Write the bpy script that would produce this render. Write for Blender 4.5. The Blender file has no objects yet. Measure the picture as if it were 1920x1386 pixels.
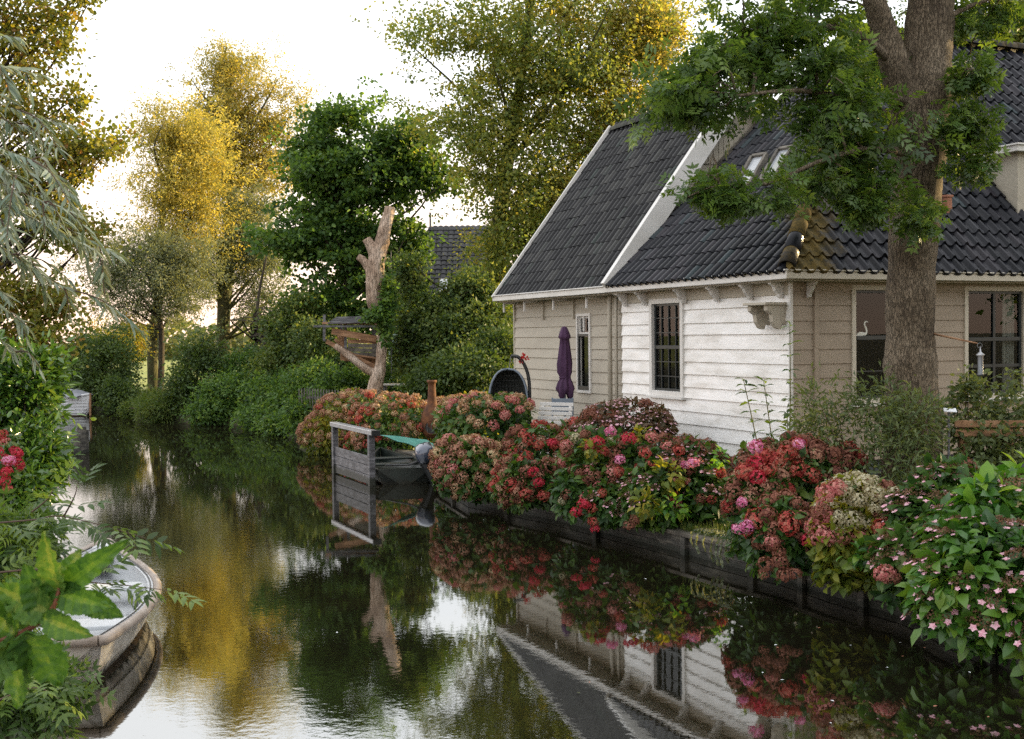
import bpy, bmesh, math, random
import numpy as np
from mathutils import Vector, Matrix

# ------------------------------------------------------------------ camera
SC = bpy.context.scene
COL = SC.collection
W0, H0, F = 1920.0, 1386.0, 2200.0
CAMZ = 2.9
PITCH, ROLL = math.radians(1.69), math.radians(0.62)
cam = bpy.data.cameras.new("camera"); camo = bpy.data.objects.new("camera", cam); COL.objects.link(camo)
fw = Vector((0, math.cos(PITCH), -math.sin(PITCH)))
rt = Vector((1, 0, 0)); up = rt.cross(fw)
# the camera is rolled a little: the horizon climbs to the right in the picture
rr = rt * math.cos(ROLL) - up * math.sin(ROLL)
uu = rt * math.sin(ROLL) + up * math.cos(ROLL)
camo.matrix_world = Matrix(((rr.x, uu.x, -fw.x, 0), (rr.y, uu.y, -fw.y, 0), (rr.z, uu.z, -fw.z, CAMZ), (0, 0, 0, 1)))
cam.sensor_width = 36; cam.lens = 36 * F / W0
cam.clip_start = 0.05; cam.clip_end = 3000
cam.dof.use_dof = True; cam.dof.focus_distance = 18; cam.dof.aperture_fstop = 14.0
SC.camera = camo
CP = Vector((0, 0, CAMZ))

def ray(x, y):
    return (fw + rr * ((x - W0 / 2) / F) - uu * ((y - H0 / 2) / F))
def at(x, y, D):
    r = ray(x, y); return CP + r * (D / r.y)
def gz(x, y, z):
    r = ray(x, y); return CP + r * ((z - CAMZ) / r.z)
def onplane(x, y, P0, n):
    r = ray(x, y); return CP + r * ((P0 - CP).dot(n) / r.dot(n))

# ------------------------------------------------------------------ light
SUN_AZ = math.atan2(0.90, 0.43)      # clockwise from +Y: low sun to the right, a little beyond
SUN_EL = math.radians(13)
sd = Vector((math.sin(SUN_AZ) * math.cos(SUN_EL), math.cos(SUN_AZ) * math.cos(SUN_EL), math.sin(SUN_EL)))
wd = bpy.data.worlds.new("World"); SC.world = wd; wd.use_nodes = True
nt = wd.node_tree; nt.nodes.clear()
wo = nt.nodes.new("ShaderNodeOutputWorld"); sky = nt.nodes.new("ShaderNodeTexSky")
sky.sky_type = 'NISHITA'; sky.sun_disc = False; sky.sun_elevation = SUN_EL; sky.sun_rotation = SUN_AZ
b1 = nt.nodes.new("ShaderNodeBackground"); b1.inputs[1].default_value = 0.12
nt.links.new(sky.outputs[0], b1.inputs[0])
b2 = nt.nodes.new("ShaderNodeBackground"); b2.inputs[1].default_value = 1.02
tc = nt.nodes.new("ShaderNodeTexCoord"); mp = nt.nodes.new("ShaderNodeMapping")
mp.inputs['Scale'].default_value = (1, 1, 7)
nz = nt.nodes.new("ShaderNodeTexNoise"); nz.inputs['Scale'].default_value = 1.6; nz.inputs['Detail'].default_value = 5
cr = nt.nodes.new("ShaderNodeValToRGB")
cr.color_ramp.elements[0].position = 0.3; cr.color_ramp.elements[0].color = (0.86, 0.88, 0.92, 1)
cr.color_ramp.elements[1].position = 0.7; cr.color_ramp.elements[1].color = (0.98, 0.97, 0.965, 1)
nt.links.new(tc.outputs['Generated'], mp.inputs[0]); nt.links.new(mp.outputs[0], nz.inputs[0])
nt.links.new(nz.outputs[0], cr.inputs[0])
# the veil warms towards the horizon, as it does near sunset
sz = nt.nodes.new("ShaderNodeSeparateXYZ"); nt.links.new(tc.outputs['Generated'], sz.inputs[0])
wr = nt.nodes.new("ShaderNodeMapRange"); wr.inputs[1].default_value = 0.0; wr.inputs[2].default_value = 0.22; wr.inputs[3].default_value = 1; wr.inputs[4].default_value = 0
nt.links.new(sz.outputs[2], wr.inputs[0])
wm = nt.nodes.new("ShaderNodeMix"); wm.data_type = 'RGBA'; wm.inputs[7].default_value = (1.0, .70, .54, 1)
nt.links.new(wr.outputs[0], wm.inputs[0]); nt.links.new(cr.outputs[0], wm.inputs[6]); nt.links.new(wm.outputs[2], b2.inputs[0])
ms = nt.nodes.new("ShaderNodeMixShader"); ms.inputs[0].default_value = 0.86
nt.links.new(b1.outputs[0], ms.inputs[1]); nt.links.new(b2.outputs[0], ms.inputs[2]); nt.links.new(ms.outputs[0], wo.inputs[0])
sl = bpy.data.lights.new("sun", 'SUN'); sl.energy = 5.0; sl.angle = math.radians(0.5); sl.color = (1.0, 0.74, 0.36)
so = bpy.data.objects.new("sun", sl); COL.objects.link(so)
so.rotation_euler = (-sd).to_track_quat('-Z', 'Y').to_euler(); so.location = (20, 20, 30)
SC.view_settings.view_transform = 'Standard'; SC.view_settings.look = 'None'
SC.view_settings.exposure = 1.1; SC.view_settings.gamma = 1
cy = SC.cycles
cy.max_bounces = 7; cy.diffuse_bounces = 3; cy.glossy_bounces = 4; cy.transmission_bounces = 4; cy.transparent_max_bounces = 8
cy.caustics_reflective = False; cy.caustics_refractive = False
cy.use_denoising = False; cy.sample_clamp_indirect = 6

# ------------------------------------------------------------------ materials
def nodes(name):
    m = bpy.data.materials.new(name); m.use_nodes = True
    n = m.node_tree.nodes; l = m.node_tree.links
    return m, n, l, n['Principled BSDF']
def ramp(n, l, src, stops):
    r = n.new("ShaderNodeValToRGB"); e = r.color_ramp.elements
    e[0].position, e[0].color = stops[0][0], (*stops[0][1], 1)
    e[1].position, e[1].color = stops[-1][0], (*stops[-1][1], 1)
    for p, c in stops[1:-1]:
        x = e.new(p); x.color = (*c, 1)
    l.new(src, r.inputs[0]); return r
def noise(n, l, scale=(1, 1, 1), s=5, detail=4, rough=.55, coord='Object'):
    t = n.new("ShaderNodeTexCoord"); m = n.new("ShaderNodeMapping"); m.inputs['Scale'].default_value = scale
    z = n.new("ShaderNodeTexNoise"); z.inputs['Scale'].default_value = s; z.inputs['Detail'].default_value = detail
    z.inputs['Roughness'].default_value = rough
    l.new(t.outputs[coord], m.inputs[0]); l.new(m.outputs[0], z.inputs[0]); return z
def pm(name, stops, s=5, scale=(1, 1, 1), rough=.6, bump=0, bs=30, bscale=None, metal=0, spec=.5, detail=4, coat=0):
    """mottled procedural surface: colour from a noise ramp, relief from a finer noise"""
    if not isinstance(stops[0][1], tuple):
        k = len(stops); stops = [(.28 + .44 * i / max(1, k - 1), c) for i, c in enumerate(stops)]
    m, n, l, b = nodes(name)
    z = noise(n, l, scale, s, detail)
    r = ramp(n, l, z.outputs[0], stops); l.new(r.outputs[0], b.inputs['Base Color'])
    b.inputs['Roughness'].default_value = rough; b.inputs['Metallic'].default_value = metal
    b.inputs['Specular IOR Level'].default_value = spec; b.inputs['Coat Weight'].default_value = coat
    b.inputs['Coat Roughness'].default_value = .15
    if bump:
        z2 = noise(n, l, bscale or scale, bs, 5, .65)
        bu = n.new("ShaderNodeBump"); bu.inputs['Strength'].default_value = 1; bu.inputs['Distance'].default_value = bump
        l.new(z2.outputs[0], bu.inputs['Height']); l.new(bu.outputs[0], b.inputs['Normal'])
    return m
def leafmat(name, cols, trans=.35, rough=.5, spec=.35, tboost=1.6):
    m, n, l, b = nodes(name)
    a = n.new("ShaderNodeAttribute"); a.attribute_name = 'v'
    k = len(cols); r = ramp(n, l, a.outputs['Fac'], [(i / (k - 1), c) for i, c in enumerate(cols)])
    l.new(r.outputs[0], b.inputs['Base Color']); b.inputs['Roughness'].default_value = rough
    b.inputs['Specular IOR Level'].default_value = spec
    t = n.new("ShaderNodeBsdfTranslucent")
    mu = n.new("ShaderNodeMix"); mu.data_type = 'RGBA'; mu.blend_type = 'MULTIPLY'; mu.inputs[0].default_value = 1
    mu.inputs[7].default_value = (tboost * 1.15, tboost, tboost * .45, 1)
    l.new(r.outputs[0], mu.inputs[6]); l.new(mu.outputs[2], t.inputs[0])
    x = n.new("ShaderNodeMixShader"); x.inputs[0].default_value = trans
    l.new(b.outputs[0], x.inputs[1]); l.new(t.outputs[0], x.inputs[2])
    l.new(x.outputs[0], n['Material Output'].inputs[0]); return m

M = {}
def MAT():
    M['ground'] = pm('turf', [(.02, .03, .01), (.045, .06, .018), (.07, .07, .03)], s=1.5, rough=.9, bump=.03, bs=8)
    M['field'] = pm('meadow', [(.16, .18, .03), (.26, .26, .05)], s=.08, rough=.9)
    M['quay'] = pm('wet_quay_wood', [(.012, .012, .010), (.05, .047, .04), (.14, .13, .105)], s=3, scale=(1, 1, 5), rough=.65, bump=.008, bs=12, bscale=(1, 1, 6))
    M['cap'] = pm('weathered_cap', [(.045, .04, .033), (.19, .17, .14)], s=4, rough=.8, bump=.006, bs=30)
    M['beige'] = pm('beige_paint', [(.40, .36, .29), (.48, .44, .36)], s=1.6, scale=(1, 1, 3), rough=.55, bump=.0015, bs=25)
    M['beige_front'] = pm('tan_paint', [(.29, .235, .175), (.36, .295, .225)], s=1.6, scale=(1, 1, 3), rough=.6, bump=.0015, bs=25)
    M['trim'] = pm('white_trim', [(.60, .585, .55), (.74, .73, .71)], s=2, rough=.4, bump=.001, bs=20)
    M['cream'] = pm('cream_trim', [(.48, .44, .36), (.56, .52, .43)], s=2, rough=.45, bump=.001, bs=20)
    # the canal wall: thick glossy white paint, uneven and worn
    m, n, l, b = nodes('glossy_white_boards')
    z = noise(n, l, (1, 1, 4), 1.3, 5, .6)
    r = ramp(n, l, z.outputs[0], [(.36, (.66, .64, .60)), (.47, (.78, .77, .74)), (.6, (.87, .865, .85))])
    l.new(r.outputs[0], b.inputs['Base Color'])
    z3 = noise(n, l, (1, 1, 3), 2.3, 6, .7)
    mr = n.new("ShaderNodeMapRange"); mr.inputs[1].default_value = .38; mr.inputs[2].default_value = .6; mr.inputs[3].default_value = .22; mr.inputs[4].default_value = .6
    l.new(z3.outputs[0], mr.inputs[0]); l.new(mr.outputs[0], b.inputs['Roughness'])
    z2 = noise(n, l, (1, 1, 5), 7, 6, .6); bu = n.new("ShaderNodeBump"); bu.inputs['Distance'].default_value = .006
    l.new(z2.outputs[0], bu.inputs['Height']); l.new(bu.outputs[0], b.inputs['Normal'])
    b.inputs['Coat Weight'].default_value = .5; b.inputs['Coat Roughness'].default_value = .18
    M['white'] = m
    M['plinth'] = pm('slate_blue_plinth', [(.035, .045, .055), (.07, .085, .10)], s=3, rough=.7, bump=.004, bs=30)
    M['dark'] = pm('dark_sash', [(.012, .018, .020), (.022, .030, .032)], s=3, rough=.35)
    M['black'] = pm('black_metal', [(.01, .011, .012), (.025, .027, .028)], s=6, rough=.4)
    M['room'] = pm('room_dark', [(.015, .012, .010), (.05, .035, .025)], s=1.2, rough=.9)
    M['curtain'] = pm('curtain', [(.30, .29, .26), (.50, .49, .45)], s=6, scale=(6, 6, .2), rough=.9)
    # glass: thin pane
    m, n, l, b = nodes('window_glass')
    n.remove(b); tr = n.new("ShaderNodeBsdfTransparent"); tr.inputs[0].default_value = (.75, .8, .78, 1)
    g = n.new("ShaderNodeBsdfGlossy"); g.inputs['Roughness'].default_value = .01
    lw = n.new("ShaderNodeFresnel"); lw.inputs[0].default_value = 1.42
    x = n.new("ShaderNodeMixShader"); l.new(lw.outputs[0], x.inputs[0]); l.new(tr.outputs[0], x.inputs[1]); l.new(g.outputs[0], x.inputs[2])
    l.new(x.outputs[0], n['Material Output'].inputs[0]); M['glass'] = m
    # skylight glass: mirrored sky painted as a pale base colour under a glossy coat
    M['skylight'] = pm('skylight_glass', [(.35, .38, .42), (.55, .58, .62)], s=1, rough=.06, coat=1)
    # roof tiles
    def tiles(name, stops, moss, rough0, rough1, bumpd=.004):
        m, n, l, b = nodes(name)
        a = n.new("ShaderNodeAttribute"); a.attribute_name = 'v'
        r = ramp(n, l, a.outputs['Fac'], stops)
        mossn = noise(n, l, (1, 1, 1), 1.1, 6, .72)
        mm = n.new("ShaderNodeAttribute"); mm.attribute_name = 'moss'
        ad = n.new("ShaderNodeMath"); ad.operation = 'ADD'; l.new(mossn.outputs[0], ad.inputs[0]); l.new(mm.outputs['Fac'], ad.inputs[1])
        mr = n.new("ShaderNodeMapRange"); mr.inputs[1].default_value = .62; mr.inputs[2].default_value = .80; l.new(ad.outputs[0], mr.inputs[0])
        mn = noise(n, l, (1, 1, 1), 9, 5, .7); mc = ramp(n, l, mn.outputs[0], moss)
        mx = n.new("ShaderNodeMix"); mx.data_type = 'RGBA'; l.new(mr.outputs[0], mx.inputs[0]); l.new(r.outputs[0], mx.inputs[6]); l.new(mc.outputs[0], mx.inputs[7])
        l.new(mx.outputs[2], b.inputs['Base Color'])
        rg = n.new("ShaderNodeMapRange"); rg.inputs[3].default_value = rough0; rg.inputs[4].default_value = rough1; l.new(mr.outputs[0], rg.inputs[0])
        l.new(rg.outputs[0], b.inputs['Roughness']); b.inputs['Specular IOR Level'].default_value = .17
        z2 = noise(n, l, (1, 1, 1), 40, 4, .7); bu = n.new("ShaderNodeBump"); bu.inputs['Distance'].default_value = bumpd
        l.new(z2.outputs[0], bu.inputs['Height']); l.new(bu.outputs[0], b.inputs['Normal']); return m
    M['tile_old'] = tiles('weathered_tiles', [(0, (.010, .010, .011)), (.7, (.019, .019, .020)), (.92, (.042, .042, .040)), (1, (.024, .034, .03))],
                          [(.3, (.04, .045, .04)), (.7, (.13, .13, .11))], .38, .9)
    M['tile_glazed'] = tiles('glazed_tiles', [(0, (.006, .007, .010)), (.6, (.014, .015, .020)), (.85, (.03, .028, .034)), (1, (.026, .04, .045))],
                             [(.3, (.035, .035, .02)), (.6, (.13, .09, .025)), (.75, (.20, .15, .07))], .2, .85)
    M['hip'] = M['tile_glazed']
    M['rust'] = pm('rusted_iron', [(.035, .016, .010), (.11, .042, .017), (.20, .078, .026)], s=7, rough=.85, bump=.003, bs=60)
    M['bark'] = barkmat('grey_bark', [(.07, .052, .038), (.19, .15, .105), (.30, .245, .18)], 12)
    M['bark_dark'] = barkmat('dark_bark', [(.018, .015, .012), (.06, .05, .038), (.10, .085, .06)], 3)
    M['bark_green'] = barkmat('green_bark', [(.03, .03, .014), (.08, .08, .035), (.11, .10, .05)], 3)
    M['deadwood'] = barkmat('dead_wood', [(.16, .11, .08), (.42, .31, .23), (.60, .49, .40)], 4)
    M['twig'] = pm('twig', [(.05, .03, .018), (.09, .05, .03)], s=8, rough=.7)
    M['stem_red'] = pm('red_stem', [(.12, .03, .02), (.20, .07, .03)], s=20, rough=.5)
    M['stem'] = pm('green_stem', [(.05, .06, .02), (.09, .09, .03)], s=12, rough=.7)
    M['plank'] = pm('old_planks', [(.10, .055, .03), (.30, .16, .08), (.44, .27, .16)], s=3, scale=(1, 1, 6), rough=.75, bump=.004, bs=20)
    M['greywood'] = pm('grey_wet_wood', [(.025, .025, .028), (.09, .09, .098), (.20, .20, .215)], s=4, scale=(1, 1, 5), rough=.5, bump=.006, bs=25)
    M['metalrail'] = pm('wet_rail', [(.30, .31, .33), (.50, .51, .53)], s=9, rough=.25, metal=.3)
    M['teal'] = pm('teal_tarp', [(.05, .24, .20), (.10, .34, .29)], s=3, rough=.45, bump=.006, bs=6)
    M['hullgreen'] = pm('dark_green_hull', [(.008, .011, .009), (.02, .03, .025)], s=4, rough=.4, bump=.003, bs=15)
    M['cowl'] = pm('motor_cowling', [(.03, .04, .07), (.07, .085, .13)], s=3, rough=.2, coat=.8)
    M['whitehull'] = pm('white_gelcoat', [(.50, .52, .54), (.62, .64, .66)], s=2.5, rough=.32, bump=.001, bs=15)
    M['dirtyhull'] = pm('stained_hull', [(.26, .22, .17), (.50, .46, .40), (.64, .61, .56)], s=3.5, scale=(1, 1, 2.5), rough=.4, bump=.002, bs=20)
    M['waterstain'] = pm('waterline_scum', [(.05, .035, .02), (.16, .11, .07)], s=5, rough=.7, bump=.003, bs=25)
    M['fender'] = pm('tan_rubber', [(.24, .19, .15), (.42, .36, .31)], s=5, rough=.45, bump=.002, bs=30)
    M['tarp'] = pm('grey_boat_cover', [(.13, .14, .16), (.24, .25, .28)], s=3, rough=.7, bump=.01, bs=5)
    M['purple'] = pm('purple_canvas', [(.035, .012, .040), (.075, .03, .08)], s=5, scale=(3, 3, .4), rough=.85, bump=.006, bs=14, bscale=(3, 3, .3))
    M['bluegrey'] = pm('blue_grey_paint', [(.10, .13, .17), (.20, .24, .29)], s=4, rough=.5)
    M['wicker'] = pm('dark_wicker', [(.012, .014, .013), (.04, .045, .042)], s=20, rough=.6, bump=.008, bs=40)
    M['red'] = pm('red_bloom', [(.35, .01, .01), (.55, .03, .03)], s=6, rough=.6)
    M['brick'] = pm('terracotta', [(.28, .11, .06), (.42, .19, .12)], s=5, rough=.8, bump=.003, bs=30)
    M['steel'] = pm('steel', [(.09, .095, .10), (.18, .19, .2)], s=5, rough=.35, metal=.6)
    M['paleplaster'] = pm('pale_green_wall', [(.30, .42, .40), (.45, .55, .52)], s=1, rough=.7)
    M['card'] = pm('white_card', [(.55, .57, .6), (.7, .72, .75)], s=12, rough=.5)
    M['swan'] = pm('white_swan', [(.62, .62, .55), (.72, .72, .66)], s=9, rough=.5)
    # soaked and stained wood and paint just above the waterline, with an uneven upper edge
    for k_, top_ in (('greywood', .16), ('quay', .07), ('dirtyhull', .07), ('whitehull', .05), ('hullgreen', .05)):
        m = M[k_]; n, l = m.node_tree.nodes, m.node_tree.links; b_ = n['Principled BSDF']; src = b_.inputs['Base Color'].links[0].from_socket
        t = n.new("ShaderNodeTexCoord"); sx = n.new("ShaderNodeSeparateXYZ"); l.new(t.outputs['Object'], sx.inputs[0])
        z = noise(n, l, (1, 1, .3), 9, 4, .6); ma = n.new("ShaderNodeMath"); ma.operation = 'MULTIPLY_ADD'; ma.inputs[1].default_value = -.22; l.new(z.outputs[0], ma.inputs[0]); l.new(sx.outputs[2], ma.inputs[2])
        mr = n.new("ShaderNodeMapRange"); mr.inputs[1].default_value = top_ - .13; mr.inputs[2].default_value = top_ - .09; l.new(ma.outputs[0], mr.inputs[0])
        x = n.new("ShaderNodeMix"); x.data_type = 'RGBA'; l.new(mr.outputs[0], x.inputs[0]); x.inputs[6].default_value = (.012, .014, .008, 1); l.new(src, x.inputs[7]); l.new(x.outputs[2], b_.inputs['Base Color'])
def barkmat(name, cols, s):
    m, n, l, b = nodes(name)
    z = noise(n, l, (1, 1, .22), s * 2.2, 6, .7)
    z2 = noise(n, l, (1, 1, 1), 1.7, 3, .5)
    mx = n.new("ShaderNodeMath"); mx.operation = 'MULTIPLY_ADD'; mx.inputs[1].default_value = .55
    l.new(z2.outputs[0], mx.inputs[0]); 
    m2 = n.new("ShaderNodeMath"); m2.operation = 'MULTIPLY'; m2.inputs[1].default_value = .5; l.new(z.outputs[0], m2.inputs[0]); l.new(m2.outputs[0], mx.inputs[2])
    k = len(cols); r = ramp(n, l, mx.outputs[0], [(.36 + .30 * i / (k - 1), c) for i, c in enumerate(cols)])
    l.new(r.outputs[0], b.inputs['Base Color']); b.inputs['Roughness'].default_value = .9; b.inputs['Specular IOR Level'].default_value = .2
    t = n.new("ShaderNodeTexCoord"); mp = n.new("ShaderNodeMapping"); mp.inputs['Scale'].default_value = (1, 1, .2)
    v = n.new("ShaderNodeTexVoronoi"); v.feature = 'DISTANCE_TO_EDGE'; v.inputs['Scale'].default_value = s * 4.2
    zz = n.new("ShaderNodeMix"); zz.data_type = 'VECTOR'; zz.inputs[0].default_value = .06
    l.new(t.outputs['Object'], mp.inputs[0]); l.new(mp.outputs[0], zz.inputs[4]); l.new(z.outputs['Color'], zz.inputs[5]); l.new(zz.outputs[1], v.inputs['Vector'])
    mr = n.new("ShaderNodeMapRange"); mr.inputs[2].default_value = .12; l.new(v.outputs[0], mr.inputs[0])
    ad = n.new("ShaderNodeMath"); ad.operation = 'ADD'; l.new(mr.outputs[0], ad.inputs[0]); l.new(z.outputs[0], ad.inputs[1])
    bu = n.new("ShaderNodeBump"); bu.inputs['Distance'].default_value = .022
    l.new(ad.outputs[0], bu.inputs['Height']); l.new(bu.outputs[0], b.inputs['Normal']); return m
MAT()

# ------------------------------------------------------------------ objects
def tag(o, label=None, cat=None, group=None, kind=None):
    if label: o['label'] = label
    if cat: o['category'] = cat
    if group: o['group'] = group
    if kind: o['kind'] = kind
    return o
def thing(name, label, cat, loc=(0, 0, 0), group=None):
    o = bpy.data.objects.new(name, None); COL.objects.link(o); o.location = loc; o.empty_display_size = .2
    return tag(o, label, cat, group)
def link(name, me, mat, parent=None, loc=None):
    o = bpy.data.objects.new(name, me); COL.objects.link(o)
    if mat is not None:
        for m in (mat if isinstance(mat, (list, tuple)) else [mat]): me.materials.append(m)
    if parent is not None:
        o.parent = parent
        o.matrix_parent_inverse = Matrix.Translation(-abs_loc(parent))
    if loc is not None: o.location = loc
    return o
def abs_loc(o):
    v = Vector(o.location)
    # parts keep their mesh in world coordinates; only things carry a location
    return v if o.parent is None else Vector((0, 0, 0))

class MB:
    def __init__(s): s.v = []; s.f = []; s.m = []; s.mi = 0
    def add(s, vs, fs):
        o = len(s.v); s.v += [tuple(x) for x in vs]
        for f in fs: s.f.append([o + i for i in f]); s.m.append(s.mi)
    def box(s, p, ex, ey, ez):
        p, ex, ey, ez = Vector(p), Vector(ex), Vector(ey), Vector(ez)
        if ex.cross(ey).dot(ez) < 0: ex, ey = ey, ex
        c = [p, p + ex, p + ex + ey, p + ey]; c += [q + ez for q in c]
        s.add(c, [(0, 3, 2, 1), (4, 5, 6, 7), (0, 1, 5, 4), (1, 2, 6, 5), (2, 3, 7, 6), (3, 0, 4, 7)])
    def bar(s, a, b, w, h=None, up=Vector((0, 0, 1))):
        a, b = Vector(a), Vector(b); h = h or w; d = (b - a); t = d.normalized()
        sx = t.cross(up)
        if sx.length < 1e-3: sx = t.cross(Vector((1, 0, 0)))
        sx.normalize(); sy = sx.cross(t).normalized()
        s.box(a - sx * w / 2 - sy * h / 2, sx * w, sy * h, d)
    def tube(s, pts, rad, seg=8, cap=True, wob=0, rng=None):
        pts = [Vector(p) for p in pts]
        if isinstance(rad, (int, float)): rad = [rad] * len(pts)
        o = len(s.v); prev = None
        for i, p in enumerate(pts):
            t = (pts[min(i + 1, len(pts) - 1)] - pts[max(i - 1, 0)]).normalized()
            if prev is None:
                a = t.cross(Vector((0, 1, 0)));
                if a.length < .1: a = t.cross(Vector((1, 0, 0)))
                a.normalize()
            else:
                a = (prev - t * prev.dot(t)).normalized()
            prev = a; b = t.cross(a)
            for k in range(seg):
                an = 2 * math.pi * k / seg; r = rad[i]
                if wob: r *= 1 + wob * math.sin(3 * an + i * .55) + wob * .6 * math.sin(5 * an - i * .9) + wob * .5 * math.sin(7 * an + i * 2.1)
                s.v.append(tuple(p + a * math.cos(an) * r + b * math.sin(an) * r))
        for i in range(len(pts) - 1):
            for k in range(seg):
                k2 = (k + 1) % seg
                s.f.append([o + i * seg + k, o + i * seg + k2, o + (i + 1) * seg + k2, o + (i + 1) * seg + k]); s.m.append(s.mi)
        if cap:
            s.f.append([o + k for k in range(seg)][::-1]); s.m.append(s.mi)
            e = o + (len(pts) - 1) * seg; s.f.append([e + k for k in range(seg)]); s.m.append(s.mi)
    def lathe(s, c, prof, seg=20, axis=None):
        c = Vector(c); o = len(s.v)
        for r, z in prof:
            for k in range(seg):
                an = 2 * math.pi * k / seg; s.v.append(tuple(c + Vector((r * math.cos(an), r * math.sin(an), z))))
        for i in range(len(prof) - 1):
            for k in range(seg):
                k2 = (k + 1) % seg; s.f.append([o + i * seg + k, o + i * seg + k2, o + (i + 1) * seg + k2, o + (i + 1) * seg + k]); s.m.append(s.mi)
    def build(s, name, mat, parent=None, smooth=False, bevel=0):
        me = bpy.data.meshes.new(name); me.from_pydata(s.v, [], s.f)
        me.polygons.foreach_set('material_index', s.m)
        if smooth: me.polygons.foreach_set('use_smooth', [True] * len(me.polygons))
        me.update(); o = link(name, me, mat, parent)
        if bevel:
            b = o.modifiers.new('bevel', 'BEVEL'); b.width = bevel; b.segments = 2; b.limit_method = 'ANGLE'
        return o

def spline(pts, n=6):
    pts = [np.array(p, float) for p in pts]; out = []
    for i in range(len(pts) - 1):
        p0 = pts[max(i - 1, 0)]; p1 = pts[i]; p2 = pts[i + 1]; p3 = pts[min(i + 2, len(pts) - 1)]
        for k in range(n):
            t = k / n; out.append(.5 * ((2 * p1) + (-p0 + p2) * t + (2 * p0 - 5 * p1 + 4 * p2 - p3) * t * t + (-p0 + 3 * p1 - 3 * p2 + p3) * t ** 3))
    out.append(pts[-1]); return out

def npmesh(name, V, faces, counts, val=None):
    me = bpy.data.meshes.new(name)
    me.vertices.add(len(V)); me.vertices.foreach_set('co', np.ascontiguousarray(V, dtype=np.float32).ravel())
    me.loops.add(len(faces)); me.loops.foreach_set('vertex_index', faces.astype(np.int32))
    st = np.concatenate([[0], np.cumsum(counts)[:-1]]).astype(np.int32)
    me.polygons.add(len(counts)); me.polygons.foreach_set('loop_start', st)
    if val is not None:
        a = me.attributes.new('v', 'FLOAT', 'FACE'); a.data.foreach_set('value', val.astype(np.float32))
    me.update(calc_edges=True); return me

# leaf templates: vertices (along, across, up), faces
def T_quad(w=.5, fold=.08): return np.array([(0, 0, 0), (.45, .5 * w, fold), (1, 0, -.05), (.45, -.5 * w, fold)]), [(0, 1, 2, 3)]
def T_fold(w=.5, fold=.10): return np.array([(0, 0, 0), (.45, .5 * w, fold), (1, 0, -.12), (.45, -.5 * w, fold), (.5, 0, 0)]), [(0, 4, 2, 1), (0, 3, 2, 4)]
def T_leaf(w=.6, fold=.08, droop=.15):
    v = [(0, 0, 0), (.35, 0, 0), (.7, 0, -droop * .4), (1, 0, -droop),
         (.30, .5 * w, fold), (.68, .38 * w, fold - droop * .3), (.30, -.5 * w, fold), (.68, -.38 * w, fold - droop * .3)]
    return np.array(v), [(0, 1, 4), (1, 2, 5, 4), (2, 3, 5), (0, 6, 1), (1, 6, 7, 2), (2, 7, 3)]
def T_round(w=.95):
    v = [(0, 0, 0), (.02, .28 * w, .03), (.35, .5 * w, .06), (.75, .30 * w, .0), (1, 0, -.1), (.75, -.30 * w, .0), (.35, -.5 * w, .06), (.02, -.28 * w, .03)]
    return np.array(v), [(0, 1, 2, 3, 4), (0, 4, 5, 6, 7)]
def T_ash(pairs=3, lw=.32, ll=.36, base=None):
    """pinnate leaf: pairs of leaflets and one at the end"""
    bt, bf = base or T_quad(lw, .03); vs = []; fs = []
    spots = []
    for i in range(pairs):
        x = .28 + .62 * i / max(1, pairs - 1) * .8
        spots += [(x, 55), (x, -55)]
    spots.append((.72, 0))
    for x, an in spots:
        a = math.radians(an); o = len(vs)
        for p in bt:
            X, Y, Z = p * ll; Z -= .05 * abs(p[0])
            vs.append((x + X * math.cos(a) - Y * math.sin(a), X * math.sin(a) + Y * math.cos(a), Z - .12 * x * x))
        fs += [tuple(o + i for i in f) for f in bf]
    return np.array(vs), fs

def unit(a): return a / np.maximum(np.linalg.norm(a, axis=1, keepdims=True), 1e-9)
def leaves(name, P, A, N, L, tmpl, val):
    tv, tf = tmpl; A = unit(A); B = unit(np.cross(N, A)); N = np.cross(A, B)
    L = np.asarray(L).reshape(-1, 1, 1)
    V = P[:, None, :] + L * (tv[None, :, 0:1] * A[:, None, :] + tv[None, :, 1:2] * B[:, None, :] + tv[None, :, 2:3] * N[:, None, :])
    k = len(tv); n = len(P); flat = np.array([i for f in tf for i in f]); cnt = np.array([len(f) for f in tf])
    faces = (flat[None, :] + (np.arange(n) * k)[:, None]).ravel(); counts = np.tile(cnt, n)
    return npmesh(name, V.reshape(-1, 3), faces, counts, np.repeat(val, len(tf)))

def E(x, y, D, rx, ry, wt=1.0, rd=None):
    """ellipsoid of foliage: where its middle shows, how deep, how wide; real size follows from the distance"""
    c = at(x, y, D); k = D / F; return (np.array(c), np.array([rx * k, (rd if rd else rx * k * .9), ry * k]), wt)

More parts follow.
